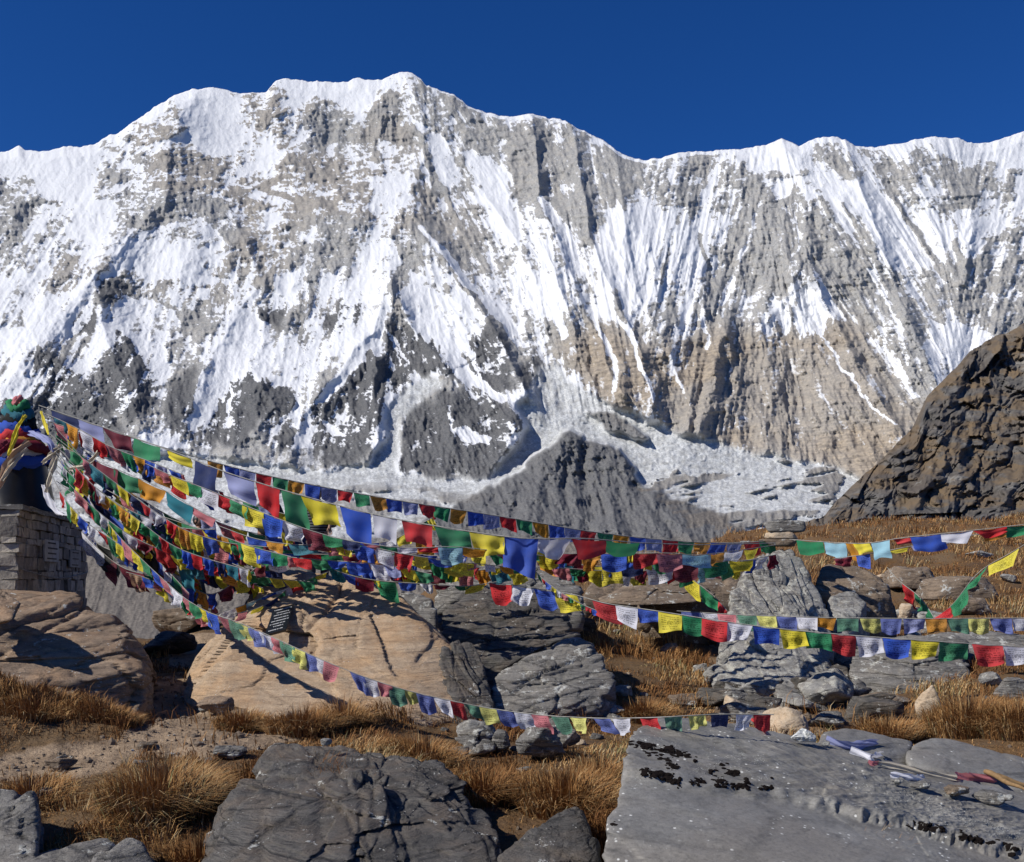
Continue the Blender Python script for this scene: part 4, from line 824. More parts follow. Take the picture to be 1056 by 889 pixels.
CORD = simple('cord_fibre', (.34, .33, .30), .9)
def flag_geo(a, b, h, rng, wind, crumple):
    """a cloth rectangle sewn to the cord between a and b, blown and rippled"""
    nx, nz = 11, 9; U, Vv = np.meshgrid(np.linspace(0, 1, nx), np.linspace(0, 1, nz)); a = np.array(a); b = np.array(b); t = b - a; w = np.linalg.norm(t); t = t / w
    nrm = np.cross(t, [0, 0, 1.]); nrm /= np.linalg.norm(nrm) + 1e-9; dn = np.array([0, 0, -1.]); dn = dn - t * (t @ dn) * .35; dn /= np.linalg.norm(dn)
    lift = rng.uniform(-.1, .35) + wind * rng.uniform(.0, .7); sway = rng.uniform(-.12, .25) + wind * .2; ph = rng.uniform(0, 6.28); fr = rng.uniform(.8, 1.9); am = h * rng.uniform(.05, .14) * (1 + crumple * 1.5)
    down = dn * math.cos(lift) + nrm * (-math.sin(lift)); hh = h * (1 - .45 * crumple * rng.uniform(.3, 1))
    tp = rng.uniform(0, .3 + .6 * crumple) * rng.choice([-1, 1]); uu = U - .5
    uu = uu * (1 - abs(tp) * Vv * .6) + tp * Vv * .25 + sway * Vv * h / w
    ln = Vv * (1 + .16 * np.sin(ph + U * 3) * Vv - .22 * abs(tp) * (U if tp > 0 else 1 - U))
    rip = am * (np.sin(ph + 6.28 * fr * U + 1.6 * Vv) * Vv ** .6 + .5 * np.sin(ph * 2 + 9 * Vv + 3 * U) * Vv)
    sag = -.035 * w * np.sin(math.pi * U)
    p = a + t * ((uu + .5) * w)[..., None] + down * (ln * hh)[..., None] + nrm * rip[..., None] + np.array([0, 0, 1.]) * (sag)[..., None]
    return p.reshape(-1, 3), grid_faces(nz, nx), np.stack([U, 1 - Vv], -1).reshape(-1, 2)

def flag_string(label, pts, flags=None, auto=None, group='strings of prayer flags', printed=True, wind=.3, crumple=.15, seed=0, cord=.005, dy=0.):
    """pts: cord through the air; flags: (px, colour, w, h) in photo units, or auto=(colours, w, h, gap, start, end)"""
    rng = random.Random(900 + seed); pp = [P(*q) for q in pts]; d = [0.]
    # smooth the cord
    xs = np.array([list(q) for q in pp]); dd = np.r_[0, np.cumsum(np.linalg.norm(np.diff(xs, axis=0), axis=1))]; m = max(12, int(dd[-1] / .12)); tt = np.linspace(0, dd[-1], m)
    C = np.stack([np.interp(tt, dd, xs[:, k]) for k in range(3)], -1)
    for _ in range(3): C[1:-1] = (C[:-2] + C[2:] + 2 * C[1:-1]) / 4
    L = np.r_[0, np.cumsum(np.linalg.norm(np.diff(C, axis=0), axis=1))]; at = lambda s: np.array([np.interp(s, L, C[:, k]) for k in range(3)])
    root = empty('prayer_flag_string', tuple(C[0]), label, 'prayer flags', group); o0 = C[0]
    V, Q = tube(C, cord * (C[:, 1].mean() / 13)); link('cord', np_mesh('cord', V - o0, quads=Q), CORD, root)
    items = []
    if flags:
        cpx = CX + F * C[:, 0] / C[:, 1]; o_ = np.argsort(cpx)
        for fx, k, w, h in flags:
            sa, sb = [np.interp(fx + q * w * .53, cpx[o_], L[o_]) for q in (-1, 1)]; Yq = at((sa + sb) / 2)[1]; items.append((min(sa, sb), max(sa, sb), k, h * 1.16 * Yq / F))
    if auto:
        ks, w, h, gap, s0, s1 = auto; s = s0 * L[-1]; i = 0
        while s < s1 * L[-1]:
            Yq = at(s)[1]; ws = w * 1.3 * Yq / F * rng.uniform(.8, 1.2); items.append((s, s + ws, ks[i % len(ks)], h * 1.3 * Yq / F * rng.uniform(.85, 1.2))); s += ws * (1 + gap * rng.uniform(.3, 1.7)); i += 1
    for s0, s1, k, h in items:
        if k == '.': continue
        p, q, uv = flag_geo(at(s0), at(s1), h, rng, wind, crumple if rng.random() < .7 else min(1, crumple * 3))
        fo = link('flag', np_mesh('flag', p - o0, quads=q, uv=uv), cloth(k, printed), root); fo['label'] = CNAME[k] + ' flag'
    return root

def build_flags():
    S = flag_string
    S('uppermost string of large plain flags, running from the shrine top across the centre', [(40,418,14.5),(75,430,14.3),(140,452,13.9),(190,470,13.4),(235,488,13),(290,505,12.8),(340,519,12.6),(400,534,12.4),(470,546,12.2),(540,556,12),(600,555,12.3),(660,560,13),(720,562,14.5),(800,560,17)],
      [(66,'N',27,12),(92,'L',26,12),(120,'M',27,17),(152,'G',26,15),(184,'Y',24,9),(213,'N',22,24),(246,'L',30,22),(276,'R',24,26),(302,'G',23,32),(328,'Y',34,24),(366,'B',30,30),(397,'W',24,24),(430,'R',30,25),(466,'G',34,22),(502,'Y',34,22),(537,'B',34,36),(572,'W',33,20),(607,'R',34,18),(642,'G',34,13)], printed=False, wind=.35, crumple=.1, seed=1, cord=.007)
    S('long string of small flags stretched highest against the glacier', [(45,420,14.8),(120,447,14.9),(214,475,15),(268,489,15.1),(337,503,15.2),(415,517,15.3),(482,527,15.5),(549,538,15.8),(600,547,16),(655,554,16.4),(710,559,16.8),(760,560,17.2),(803,557,17.5)],
      [(222+16.75*i, 'OBLRG'[i % 5], 15.5, 12) for i in range(35)], wind=.25, crumple=.1, seed=2, cord=.006)
    S('string from the cairn to the right edge, green and pale blue flags first', [(812,556,17.4),(850,559,16.8),(895,561,16),(925,555,15.6),(985,549,15.2),(1056,541,15),(1130,532,15)],
      [(835,'G',26,12),(861,'P',22,14),(877,'O',12,18),(888,'Y',16,12),(908,'P',18,18),(933,'R',22,8),(955,'B',32,15),(987,'W',32,10),(1020,'R',34,9),(1054,'G',34,10),(1090,'Y',34,10)], printed=False, crumple=.2, seed=3)
    S('sagging thin string just below the cairn string at the right', [(860,576,16.5),(900,571,16),(940,563,15.8),(1000,552,15.6),(1056,545,15.5),(1120,541,15.5)], [(868,'M',20,9),(890,'B',14,14),(925,'Y',22,4),(950,'L',20,6),(975,'W',30,4),(1024,'O',24,7)], crumple=.4, seed=4)
    S('lowest right hand string of large flags, crossing from the centre to the right edge', [(503,601,12.6),(530,603,12.4),(560,609,12.2),(592,612,12),(620,622,11.7),(650,626,11.5),(690,632,11.2),(740,640,11),(790,647,10.9),(840,652,10.8),(900,657,10.7),(960,661,10.6),(1020,665,10.6),(1110,670,10.5)],
      [(516,'R',22,17),(540,'W',21,15),(561,'B',20,17),(583,'Y',22,17),(623,'R',24,17),(646,'W',22,17),(667,'B',22,13),(691,'Y',23,17),(713,'G',23,16),(737,'R',25,16),(763,'W',25,17),(790,'B',26,18),(817,'Y',25,16),(843,'G',26,17),(869,'R',27,18),(896,'W',26,17),(925,'B',28,17),(954,'Y',28,17),(984,'G',29,18),(1018,'R',30,18),(1050,'W',30,17),(1082,'B',30,17)], wind=.15, crumple=.06, seed=5, cord=.006)
    S('string of faded small flags stretched level above the lowest right hand string', [(698,630,13.6),(760,634,13),(850,637,12.5),(950,638,12.2),(1110,637,12)],
      [(712,'H',19,9),(731,'W',19,10),(749,'K',18,12),(770,'F',19,13),(790,'J',19,13),(812,'H',21,13),(832,'W',21,12),(852,'O',20,13),(874,'F',21,14),(897,'J',20,13),(919,'H',21,14),(943,'L',22,13),(965,'O',21,14),(987,'F',21,14),(1009,'J',21,14),(1032,'H',21,14),(1055,'W',21,14),(1078,'K',21,14)], wind=.1, crumple=.08, seed=6)
    fl = 'KGYBWKGYBWKGYBWKGYBWKGYBWKGYNWK'; fx = [231,243,252,263,274,285,296,307,318,330,342,368,381,397,408,423,438,455,469,487,503,519,539,556,577,596,620,641,669,694,718,742,768,786]
    seq = ['K','G','Y','B','W','K','G','Y','B','W','K']; cols = list('KFJHWKFJHWKHWKFJHWRFJHWKFJHWRFJNWR')
    S('lowest string of small flags, drooping over the ochre boulder to the smooth slab', [(66,478,13.9),(95,520,13.4),(125,556,13),(160,590,12.4),(190,617,11.8),(215,632,11.2),(245,641,10.8),(290,661,10.2),(335,682,9.9),(380,700,9.8),(425,714,9.7),(500,730,9.6),(560,738,9.2),(620,741,8.5),(680,740,7.6),(740,736,7.7),(798,737,7.8)],
      [(82,'Y',9,12),(91,'B',8,12),(96,'W',9,12),(102,'K',9,12),(109,'G',9,13),(116,'Y',9,13),(122,'B',10,14),(130,'K',10,14),(139,'Y',10,13),(149,'G',10,12),(158,'B',10,13),(167,'K',10,13),(175,'W',9,12),(183,'W',10,13),(192,'K',10,13),(200,'G',10,13),(209,'Y',11,14),(218,'B',12,16)] +
      [(x, k, 15 if x < 400 else 17, 17 if x < 700 else 15) for x, k in zip(fx, cols)], wind=.45, crumple=.15, seed=7)
    S('short string of small flags falling from the shrine past the stone base', [(50,482,13.7),(60,505,13.5),(72,522,13.3),(90,541,13.2),(108,551,13.1),(130,566,13)], auto=('RGYBWRGYB', 10, 11, .1, .25, 1), wind=.5, crumple=.2, seed=8)
    def on(px, py, dy=.12): r = hit(px, py, [ROCKS['orange']]); return (px, py, (r[0].y if r else 13.2) - dy)
    S('string lying across the top left of the ochre boulder above the plaque', [(212,640,12.3), on(230,630), on(250,626), on(275,613), on(295,607), (318,597,13.1), (338,590,13.4)], [(222,'W',14,8),(236,'W',12,9),(248,'O',10,13),(262,'P',15,11),(277,'B',16,9),(292,'W',15,11),(305,'R',14,11),(320,'G',13,8),(331,'Y',12,7)], wind=.6, crumple=.35, seed=9)
    S('second loose string on the upper left of the ochre boulder', [(238,634,12.0), on(262,629), on(280,622), on(300,603), on(312,599), (330,598,13)], [(250,'K',9,8),(266,'Y',12,6),(280,'N',14,6),(303,'R',13,8),(290,'G',9,6)], wind=.6, crumple=.5, seed=10)
    S('string of medium flags with red, green and yellow squares under the large flags', [(150,478,13.6),(180,492,13.3),(215,505,13),(245,518,12.8),(262,525,12.6),(300,540,12.3),(325,549,12.2),(360,558,12.1),(400,564,12),(440,566,12),(462,562,12),(500,567,12.1),(560,573,12.4)],
      [(166,'K',14,12),(184,'Y',17,12),(200,'G',14,10),(215,'W',19,16),(229,'R',20,14),(246,'G',18,12),(261,'Y',21,19),(281,'B',21,20),(302,'W',24,22),(323,'M',22,20),(343,'G',20,10),(362,'N',18,8),(382,'K',18,7),(402,'G',20,8),(420,'W',20,6),(441,'R',20,6),(464,'P',24,15),(491,'O',25,8),(520,'K',20,6),(545,'G',20,6)], wind=.3, crumple=.2, seed=11)
    S('string with green, yellow and orange flags in front of the walking person', [(110,505,13.6),(150,527,13.2),(190,540,12.9),(230,553,12.6),(262,565,12.3),(300,574,12.1)], [(130,'K',14,12),(148,'T',14,10),(163,'B',14,11),(196,'G',17,12),(213,'Y',18,13),(228,'O',13,13),(241,'G',16,18),(257,'Y',17,19),(272,'B',18,18),(288,'G',16,12)], wind=.3, crumple=.25, seed=12)
    S('string with teal and orange flags ending at a red square above the ochre boulder', [(225,542,12.9),(262,556,12.6),(300,562,12.4),(345,562,12.2),(373,561,12.1),(400,568,12),(430,574,12),(470,579,12.1),(552,588,12.3)],
      [(243,'R',13,9),(265,'B',20,9),(283,'O',18,9),(312,'T',28,10),(332,'O',14,6),(345,'K',18,12),(353,'Y',18,15),(374,'B',22,16),(396,'W',20,17),(415,'R',22,24),(434,'Y',14,10),(455,'B',28,7),(476,'Y',24,12),(487,'K',9,7),(505,'W',10,7),(522,'O',14,6)], wind=.25, crumple=.25, seed=13)
    S('string with pale faded flags touching the top of the ochre boulder', [(255,566,12.7),(290,574,12.5),(340,578,12.3),(400,582,12.1),(445,592,12)], [(270,'G',14,12),(285,'W',14,15),(297,'K',11,13),(311,'R',19,9),(331,'G',20,11),(348,'B',20,10),(368,'B',22,12),(390,'W',18,14),(404,'L',16,10),(420,'Y',18,10),(436,'G',16,12)], wind=.25, crumple=.3, seed=14)
    S('string sagging low over the rocks right of the ochre boulder top', [(345,588,12.8),(372,597,12.7),(400,600,12.7),(440,602,12.7),(480,606,12.8),(512,600,13)], [(360,'B',16,9),(376,'M',18,12),(388,'Y',9,10),(397,'G',20,18),(420,'B',18,8),(439,'W',13,14),(456,'M',17,5),(478,'G',18,6),(490,'Y',20,8)], wind=.25, crumple=.35, seed=15)
    S('string of crumpled bright flags in the centre behind the large blue flag', [(380,566,12.6),(420,577,12.6),(450,582,12.6),(500,586,12.7),(553,586,13)], [(398,'R',16,9),(414,'G',18,9),(434,'Y',20,8),(452,'G',18,14),(470,'Y',22,9),(490,'R',9,8),(510,'Y',11,7),(530,'G',14,5)], wind=.2, crumple=.5, seed=16)
    S('string of mixed flags behind the large flags right of the centre', [(545,568,13.6),(580,571,13.6),(633,571,13.6),(690,570,13.6),(717,573,13.8),(760,568,15),(800,562,16.8)], [(560,'Y',24,16),(585,'M',24,14),(612,'O',14,8),(633,'B',25,15),(649,'Y',7,12),(664,'R',27,14),(690,'K',26,15),(718,'P',28,12),(739,'O',15,13),(757,'W',18,12),(775,'Y',14,8)], wind=.2, crumple=.2, seed=17)
    S('lower string of mixed flags above the long overhanging rock', [(545,572,14.2),(585,581,14.2),(622,585,14.2),(680,582,14.2),(735,579,14.4),(790,577,15)], [(566,'O',20,16),(582,'T',18,20),(600,'M',22,16),(625,'Y',28,20),(652,'N',22,9),(680,'W',28,17),(707,'M',26,17),(736,'G',28,15),(764,'Y',24,14)], wind=.2, crumple=.2, seed=18)
    S('short string dangling toward the cairn rock with a green and a red flag', [(700,582,15.2),(716,600,15),(735,612,14.9),(750,630,14.8)], auto=('YGRM', 18, 13, .05, .1, .9), wind=.4, crumple=.5, seed=19)
    S('tiny garland of toy sized flags at the centre', [(549,586,12.2),(562,600,12.1),(580,612,12),(600,624,11.9),(622,632,11.8)], auto=('YGRBYWKG', 5.5, 5, .05, .0, 1), wind=.3, crumple=.3, seed=20)
    S('string slanting down from the right edge with a red, a white and a blue flag', [(1100,530,12.6),(1056,563,12.8),(1030,577,13),(1008,588,13.2),(992,612,13.5),(976,632,13.8),(955,642,14)], auto=('YGGRWBY', 23, 12, .05, .28, .98), wind=.1, crumple=.2, seed=21)
    S('short string hanging off the dark boulder with a red and a green flag', [(915,585,17),(926,600,16.8),(940,608,16.6),(952,618,16.4),(965,640,16)], auto=('.RGG', 15, 18, .1, .05, .75), wind=.2, crumple=.4, seed=22)
    # the fan that spreads from the shrine top
    S('string with an orange and a pink flag next to the shrine top', [(40,424,14.4),(60,432,14.2),(85,444,14),(115,462,13.8),(150,474,13.6),(190,490,13.4)], auto=('TOWRKGOBLBK', 13, 13, .05, .12, 1), wind=.5, crumple=.3, seed=23)
    S('string with white and red flags beneath the uppermost large flags', [(40,432,14.4),(70,440,14.2),(100,455,14),(130,470,13.8),(160,486,13.6),(205,500,13.3),(230,508,13.2)], auto=('KWRRLWBNOR', 14, 12, .05, .08, 1), wind=.4, crumple=.3, seed=24)
    S('string of wide dark red, green, brown and teal flags in the fan', [(60,460,14),(97,474,13.7),(130,488,13.4),(170,505,13.2),(200,524,13),(228,538,12.9)], [(80,'G',14,12),(108,'M',26,17),(131,'G',26,18),(157,'O',27,17),(185,'T',27,14),(210,'K',24,8)], printed=False, wind=.15, crumple=.1, seed=25)
    S('string of dark blue flags hanging steeply in the fan', [(48,452,14.2),(70,480,13.9),(95,512,13.6),(125,540,13.4),(160,566,13.2),(200,590,13)], auto=('GDNNBYDMTD', 19, 20, .0, .15, 1), printed=False, wind=.3, crumple=.35, seed=26)
    S('string with bright yellow flags through the middle of the fan', [(50,446,14.2),(85,478,13.9),(120,498,13.6),(150,520,13.4),(180,545,13.2),(215,570,13)], auto=('WYKNWYRGRYG', 14, 12, .1, .1, 1), wind=.4, crumple=.4, seed=27)
    S('steep string of small faded flags in the left of the fan', [(52,456,14),(66,486,13.8),(88,500,13.7),(120,530,13.5),(145,560,13.3),(170,585,13.2),(195,612,13)], auto=('WGKGYLWKGYB', 11, 11, .1, .12, 1), wind=.4, crumple=.3, seed=28)
    S('string with a big maroon flag hanging low behind the boulders', [(84,548,14.4),(105,570,14.2),(128,588,14),(155,593,13.8),(185,600,13.6),(215,592,13.4)], [(95,'W',22,14),(112,'D',22,16),(113,'M',14,22),(136,'M',25,20),(152,'G',18,14),(166,'K',14,14),(180,'T',16,18),(197,'O',12,16)], wind=.4, crumple=.3, seed=29)
    S('dark string sagging against the corner of the shrine base', [(82,540,14.6),(100,562,14.4),(120,570,14.2),(150,575,14),(180,560,13.8)], auto=('LDWBNYD', 17, 16, .0, .05, 1), wind=.4, crumple=.6, seed=30)
    S('tangled string hanging around the walking person', [(165,545,14.2),(190,575,14),(215,592,13.9),(245,598,13.8),(268,584,13.6),(285,570,13.4)], auto=('YBYRBWRMGO', 13, 15, .0, .0, 1), wind=.5, crumple=.7, seed=31)
    S('tangled string crossing low left of the ochre boulder', [(150,566,14),(172,590,13.8),(195,604,13.4),(220,618,13.2),(240,600,13.2),(262,588,13.2)], auto=('WRKTYBOBMY', 13, 14, .0, .0, 1), wind=.5, crumple=.7, seed=32)
    S('string of deep blue and red flags in the thick of the fan', [(120,520,14),(160,548,13.8),(195,560,13.7),(225,575,13.6),(260,590,13.4),(290,588,13.2)], auto=('NRBNGRYNMB', 15, 15, .0, .0, 1), wind=.4, crumple=.6, seed=33)
    S('string with yellow and white flags in the thick of the fan', [(100,505,14.1),(140,545,13.9),(160,560,13.8),(180,562,13.8),(215,563,13.6),(250,572,13.5)], auto=('YCWYNGWYRB', 14, 14, .0, .05, 1), wind=.4, crumple=.6, seed=34)
    S('crumpled string running under the teal and orange flags', [(255,575,13),(290,570,12.9),(330,572,12.8),(380,571,12.7),(430,572,12.7),(480,575,12.7)], auto=('WLBRGMOYWB', 15, 10, .0, .0, 1), wind=.3, crumple=.6, seed=35)
    S('crumpled string behind the white and maroon flags near the dark jackets', [(290,548,13.4),(330,558,13.3),(370,562,13.2),(410,558,13.1),(432,540,13),(446,534,13)], auto=('YNKWMGBWYG', 13, 10, .0, .0, 1), wind=.3, crumple=.6, seed=36)
    S('low crumpled string against the rocks below the large yellow flag', [(395,590,13),(430,594,13),(470,590,13.1),(510,592,13.2),(548,590,13.3)], auto=('BYWGYRBY.WR', 13, 9, .1, .0, 1), wind=.3, crumple=.5, seed=37)
    S('bunched string beneath the mixed flags left of the cairn', [(588,590,15),(640,597,15),(690,594,15.2),(730,590,15.4),(770,584,15.8)], auto=('G.YT.WB.KY.N', 16, 8, .3, .0, 1), wind=.3, crumple=.6, seed=38)
    T_ = S
    EX = [('blue led tangled string in the fan just right of the shrine base', [(60,470,14.2),(85,505,14),(110,540,13.8),(140,575,13.7),(175,590,13.6),(205,602,13.5)], 'BWRGYBDKTY'), ('red led tangled string in the heart of the fan', [(75,462,14.4),(110,490,14.2),(150,532,14),(185,556,13.8),(225,580,13.6)], 'RWGOBMYWTR'),
          ('green led tangled string in the heart of the fan', [(50,440,14.5),(95,470,14.3),(130,505,14.1),(170,530,13.9),(215,552,13.8),(262,575,13.6)], 'GYWBRLGONW'), ('yellow led loose string low in the fan above the gap between boulders', [(105,545,14),(140,570,13.9),(175,580,13.8),(205,612,13.6),(222,625,13.4)], 'YWBGRYDBKT'),
          ('navy led bunched string hanging in front of the walking person', [(180,556,13.5),(205,580,13.4),(230,600,13.3),(255,596,13.2),(272,578,13.1)], 'NWRYNGMBWO'), ('white led loose string at the upper edge of the fan', [(45,428,14.6),(100,458,14.5),(150,480,14.4),(200,500,14.3),(245,516,14.2),(300,532,14)], 'WBRWGLYWKN'),
          ('maroon led crumpled string between the large flags and the boulder top', [(230,560,13.2),(270,568,13.1),(320,566,13),(370,576,13),(430,584,13)], 'MYBWGRNYLO')]
    EX += [('orange led crowded string running level behind the large green and yellow flags', [(420,558,13.4),(470,565,13.5),(540,572,13.6),(610,574,13.8),(690,574,14)], 'OWBYGRPKBM'), ('pink led crowded string just above the long overhanging rock', [(560,584,14),(620,589,14.2),(690,588,14.4),(750,582,14.8),(800,572,15.4)], 'KGYBWMORGP'),
          ('teal led crumpled string bunched over the rocks left of the large blue flag', [(330,582,12.9),(380,588,12.9),(440,590,13),(500,588,13.1),(545,582,13.2)], 'TYBWRGMYKO'), ('lilac led short string slung between the fan and the large flags', [(200,528,13.8),(240,545,13.7),(290,556,13.6),(350,566,13.5),(400,574,13.4)], 'LKYGBRWOTN'),
          ('peach led short string low in the fan above the dark hollow', [(130,590,13.9),(160,598,13.8),(190,622,13.5),(215,630,13.2)], 'EBYWGRKY')]
    for i, (lab, pts, ks) in enumerate(EX): S(lab, pts, auto=(ks, 13, 13, .0, .03, 1), wind=.45, crumple=.55, seed=60 + i)
    rg = random.Random(5)
    for i in range(11):
        sy = rg.uniform(440, 500); ex = rg.uniform(190, 330); ey = 500 + (ex - 100) * .28 + rg.uniform(10, 60); Yq = rg.uniform(13, 14.2); pts = []
        for t in np.linspace(0, 1, 6): pts.append((58 + (ex - 58) * t, sy + (ey - sy) * t + 26 * math.sin(math.pi * t) + rg.uniform(-4, 4), Yq - .6 * t))
        ks = list('BWRGYBWRGYNMOKTYRG'); rg.shuffle(ks)
        S('crumpled string tangled in the thick middle of the fan', pts, auto=(''.join(ks), rg.uniform(10, 15), rg.uniform(9, 14), .0, .12, 1), wind=.45, crumple=.5, seed=90 + i)
build_flags()

# ------------------------------------------------------------------ the shrine
def box_pts(V, Q, c, ax, ay, az, hx, hy, hz, jit=0, rng=None):
    i = len(V); c = np.array(c)
    for sx, sy, sz in [(-1,-1,-1),(1,-1,-1),(1,1,-1),(-1,1,-1),(-1,-1,1),(1,-1,1),(1,1,1),(-1,1,1)]:
        p = c + ax * hx * sx + ay * hy * sy + az * hz * sz
        if jit: p = p + np.array([rng.uniform(-jit, jit) for _ in range(3)])
        V.append(p)
    for f in [(0,3,2,1),(4,5,6,7),(0,1,5,4),(1,2,6,5),(2,3,7,6),(3,0,4,7)]: Q.append([i + k for k in f])
def build_shrine():
    c0 = np.array([-6.18, 13.0, 0]); er = np.array([-.184, .983, 0]); ef = np.array([-.983, -.184, 0]); up = np.array([0, 0, 1.]); LR, LF, z0, z1 = 3.9, 2.7, .2, 2.60
    root = empty('shrine', (c0 + er * LR / 2 + ef * LF / 2 + up * z0).tolist(), 'grey stone block shrine base with a black bell shaped dome', 'shrine'); o0 = np.array(root.location)
    rng = random.Random(3); V = []; Q = []; tone = []
    box_pts(V, Q, c0 + er * LR / 2 + ef * LF / 2 + up * (z0 + z1) / 2, er, ef, up, LR / 2 - .06, LF / 2 - .06, (z1 - z0) / 2); tone += [0.0] * 8
    for face in range(4):
        a, dr, nn, L = [(c0, er, -ef, LR), (c0, ef, -er, LF), (c0 + ef * LF, er, ef, LR), (c0 + er * LR, ef, er, LF)][face]; z = z0; row = 0
        while z < z1 - .03:
            hh = min(rng.choice([.08, .12, .17, .21]), z1 - z); s = 0 if (row + face) % 2 else -.02
            while s < L:
                w = rng.uniform(.16, .46); w = min(w, L - s + .0)
                if w < .05: break
                cc = a + dr * (s + w / 2) - nn * .08 + up * (z + hh / 2); t = rng.random(); n0 = len(V)
                box_pts(V, Q, cc + nn * rng.uniform(-.03, .025), dr, nn, up, w / 2 - .006, .10, hh / 2 - .006, .014, rng); tone += [t] * (len(V) - n0); s += w
            z += hh; row += 1
    m = NT('shrine_masonry', .9, .2); n1 = m.noise(m.co(), 9, 6, .7); n2 = m.noise(m.co((1, 1, 3)), 3, 4)
    col = m.mix(m.attr('tone'), (.19, .17, .145), (.50, .44, .35)); col = m.mix(m.math('MULTIPLY', m.ramp(n1, [(.4, 0), (.65, 1)]), .6), col, (.10, .095, .085)); col = m.mix(m.ramp(n2, [(.6, 0), (.7, .5)]), col, (.45, .43, .39))
    m.base(col); m.bump(n1, .9, .03)
    link('stone_wall', np_mesh('stone_wall', np.array(V) - o0, quads=np.array(Q), smooth=False, attrs=dict(tone=tone)), m.m, root)
    V = []; Q = []
    for i in range(9):
        box_pts(V, Q, c0 + er * (LR * (i + .5) / 9) + ef * (LF / 2 - .02) + up * (z1 + .03 + .006 * (i % 2)), er, ef, up, LR / 18 + .02 * (i % 3 == 0), LF / 2 + .05, .03, .008, rng)
    link('capping_slabs', np_mesh('capping_slabs', np.array(V) - o0, quads=np.array(Q), smooth=False), MR['slate2'], root)
    # lathe-turned dome
    cd = c0 + er * 1.95 + ef * .50; ns = 64
    def lathe(prof, name, mat, par, wob=0, flut=0):
        V = []; 
        for j, (rr, z) in enumerate(prof):
            for k in range(ns):
                a = 6.28318 * k / ns; q = rr * (1 + wob * (vn(np.array([k / 5.]), np.array([j * 2.]), 5)[0] - .5)); V.append(cd + np.array([q * math.cos(a), q * math.sin(a), z]))
        Q = [(j * ns + k, j * ns + (k + 1) % ns, (j + 1) * ns + (k + 1) % ns, (j + 1) * ns + k) for j in range(len(prof) - 1) for k in range(ns)]
        return link(name, np_mesh(name, np.array(V) - o0, quads=np.array(Q)), mat, par)
    black = simple('black_enamel', (.008, .008, .009), .32, .28, 5, (.014, .014, .015)); gilt = simple('dull_gilt', (.35, .22, .06), .45, .5)
    zt = z1 + .06
    dome = lathe([(.0, zt), (.54, zt), (.55, zt + .03), (.53, zt + .05), (.50, zt + .10), (.46, zt + .28), (.42, zt + .50), (.38, zt + .72), (.30, zt + .92), (.18, zt + 1.0), (.0, zt + 1.02)], 'dome', black, root, .01)
    lathe([(.0, zt + .99), (.16, zt + .99), (.15, zt + 1.05), (.11, zt + 1.1), (.10, zt + 1.3), (.07, zt + 1.45), (.05, zt + 1.52), (0, zt + 1.56)], 'spire', gilt, root)
    # scarves and flags knotted round the top
    def ring(z, r, th, k, lab, seed, sx=1.0):
        rg = random.Random(seed); n, mrn = 40, 12; V = []
        for i in range(n):
            a = 6.28318 * i / n
            for j in range(mrn):
                b = 6.28318 * j / mrn; f = 1 + .55 * (vn(np.array([i * .9 + seed]), np.array([j * 1.3]), seed)[0] - .5) + .25 * math.sin(i * 1.7 + j * 2.1 + seed); q = r + th * f * math.cos(b)
                V.append([q * math.cos(a), q * math.sin(a), z + th * 1.25 * f * math.sin(b) + .05 * math.sin(a * 2 + seed)])
        V = np.array(V); Q = [(i * mrn + j, ((i + 1) % n) * mrn + j, ((i + 1) % n) * mrn + (j + 1) % mrn, i * mrn + (j + 1) % mrn) for i in range(n) for j in range(mrn)]
        o = link('scarf', np_mesh('scarf', V, quads=np.array(Q)), cloth(k, False), None, tuple(cd)); tag(o, lab, 'scarf', 'cloths wound round the shrine top')
    ring(zt + .74, .37, .075, 'B', 'blue cloth wound lowest round the black dome', 1); ring(zt + .84, .34, .07, 'W', 'white scarf wound round the dome above the blue cloth', 2)
    ring(zt + .95, .29, .07, 'O', 'orange scarf wound round the top of the dome', 3); ring(zt + 1.05, .25, .07, 'R', 'red cloth knotted above the orange scarf', 4)
    ring(zt + 1.15, .22, .075, 'B', 'bright blue cloth knotted round the spire', 5); ring(zt + 1.28, .17, .07, 'D', 'black cloth bound round the spire', 6)
    ring(zt + 1.39, .14, .07, 'T', 'dark teal cloth bound near the spire tip', 7); ring(zt + 1.50, .10, .06, 'G', 'dark green cloth knotted at the spire tip', 8); ring(zt + 1.60, .05, .035, 'K', 'small pink tuft at the very tip of the spire', 9)
    ring(zt + .90, .46, .05, 'M', 'maroon cloth bulging at the left side of the dome', 10)
    def ribbon(pts, w, k, lab, seed, cat='scarf', grp='scarves hanging from the shrine', taper=.6):
        rg = random.Random(seed); w = w * .72; C = np.array([list(P(*q)) for q in pts]); d = np.r_[0, np.cumsum(np.linalg.norm(np.diff(C, axis=0), axis=1))]; n = 26; t = np.linspace(0, d[-1], n); C = np.stack([np.interp(t, d, C[:, q]) for q in range(3)], -1)
        for _ in range(3): C[1:-1] = (C[:-2] + C[2:] + 2 * C[1:-1]) / 4
        V = []; mm = 7
        for i in range(n):
            tg = C[min(i + 1, n - 1)] - C[max(i - 1, 0)]; tg /= np.linalg.norm(tg); s = np.cross(tg, [0, 1., 0]); s /= np.linalg.norm(s) + 1e-9; nn = np.cross(tg, s); ww = w * (1 - taper * abs(i / n - .45) + .12 * math.sin(i * .9 + seed))
            for j in range(mm): u = j / (mm - 1) - .5; V.append(C[i] + s * u * ww + nn * (.22 * w * math.sin(u * 9 + i * .35 + seed)))
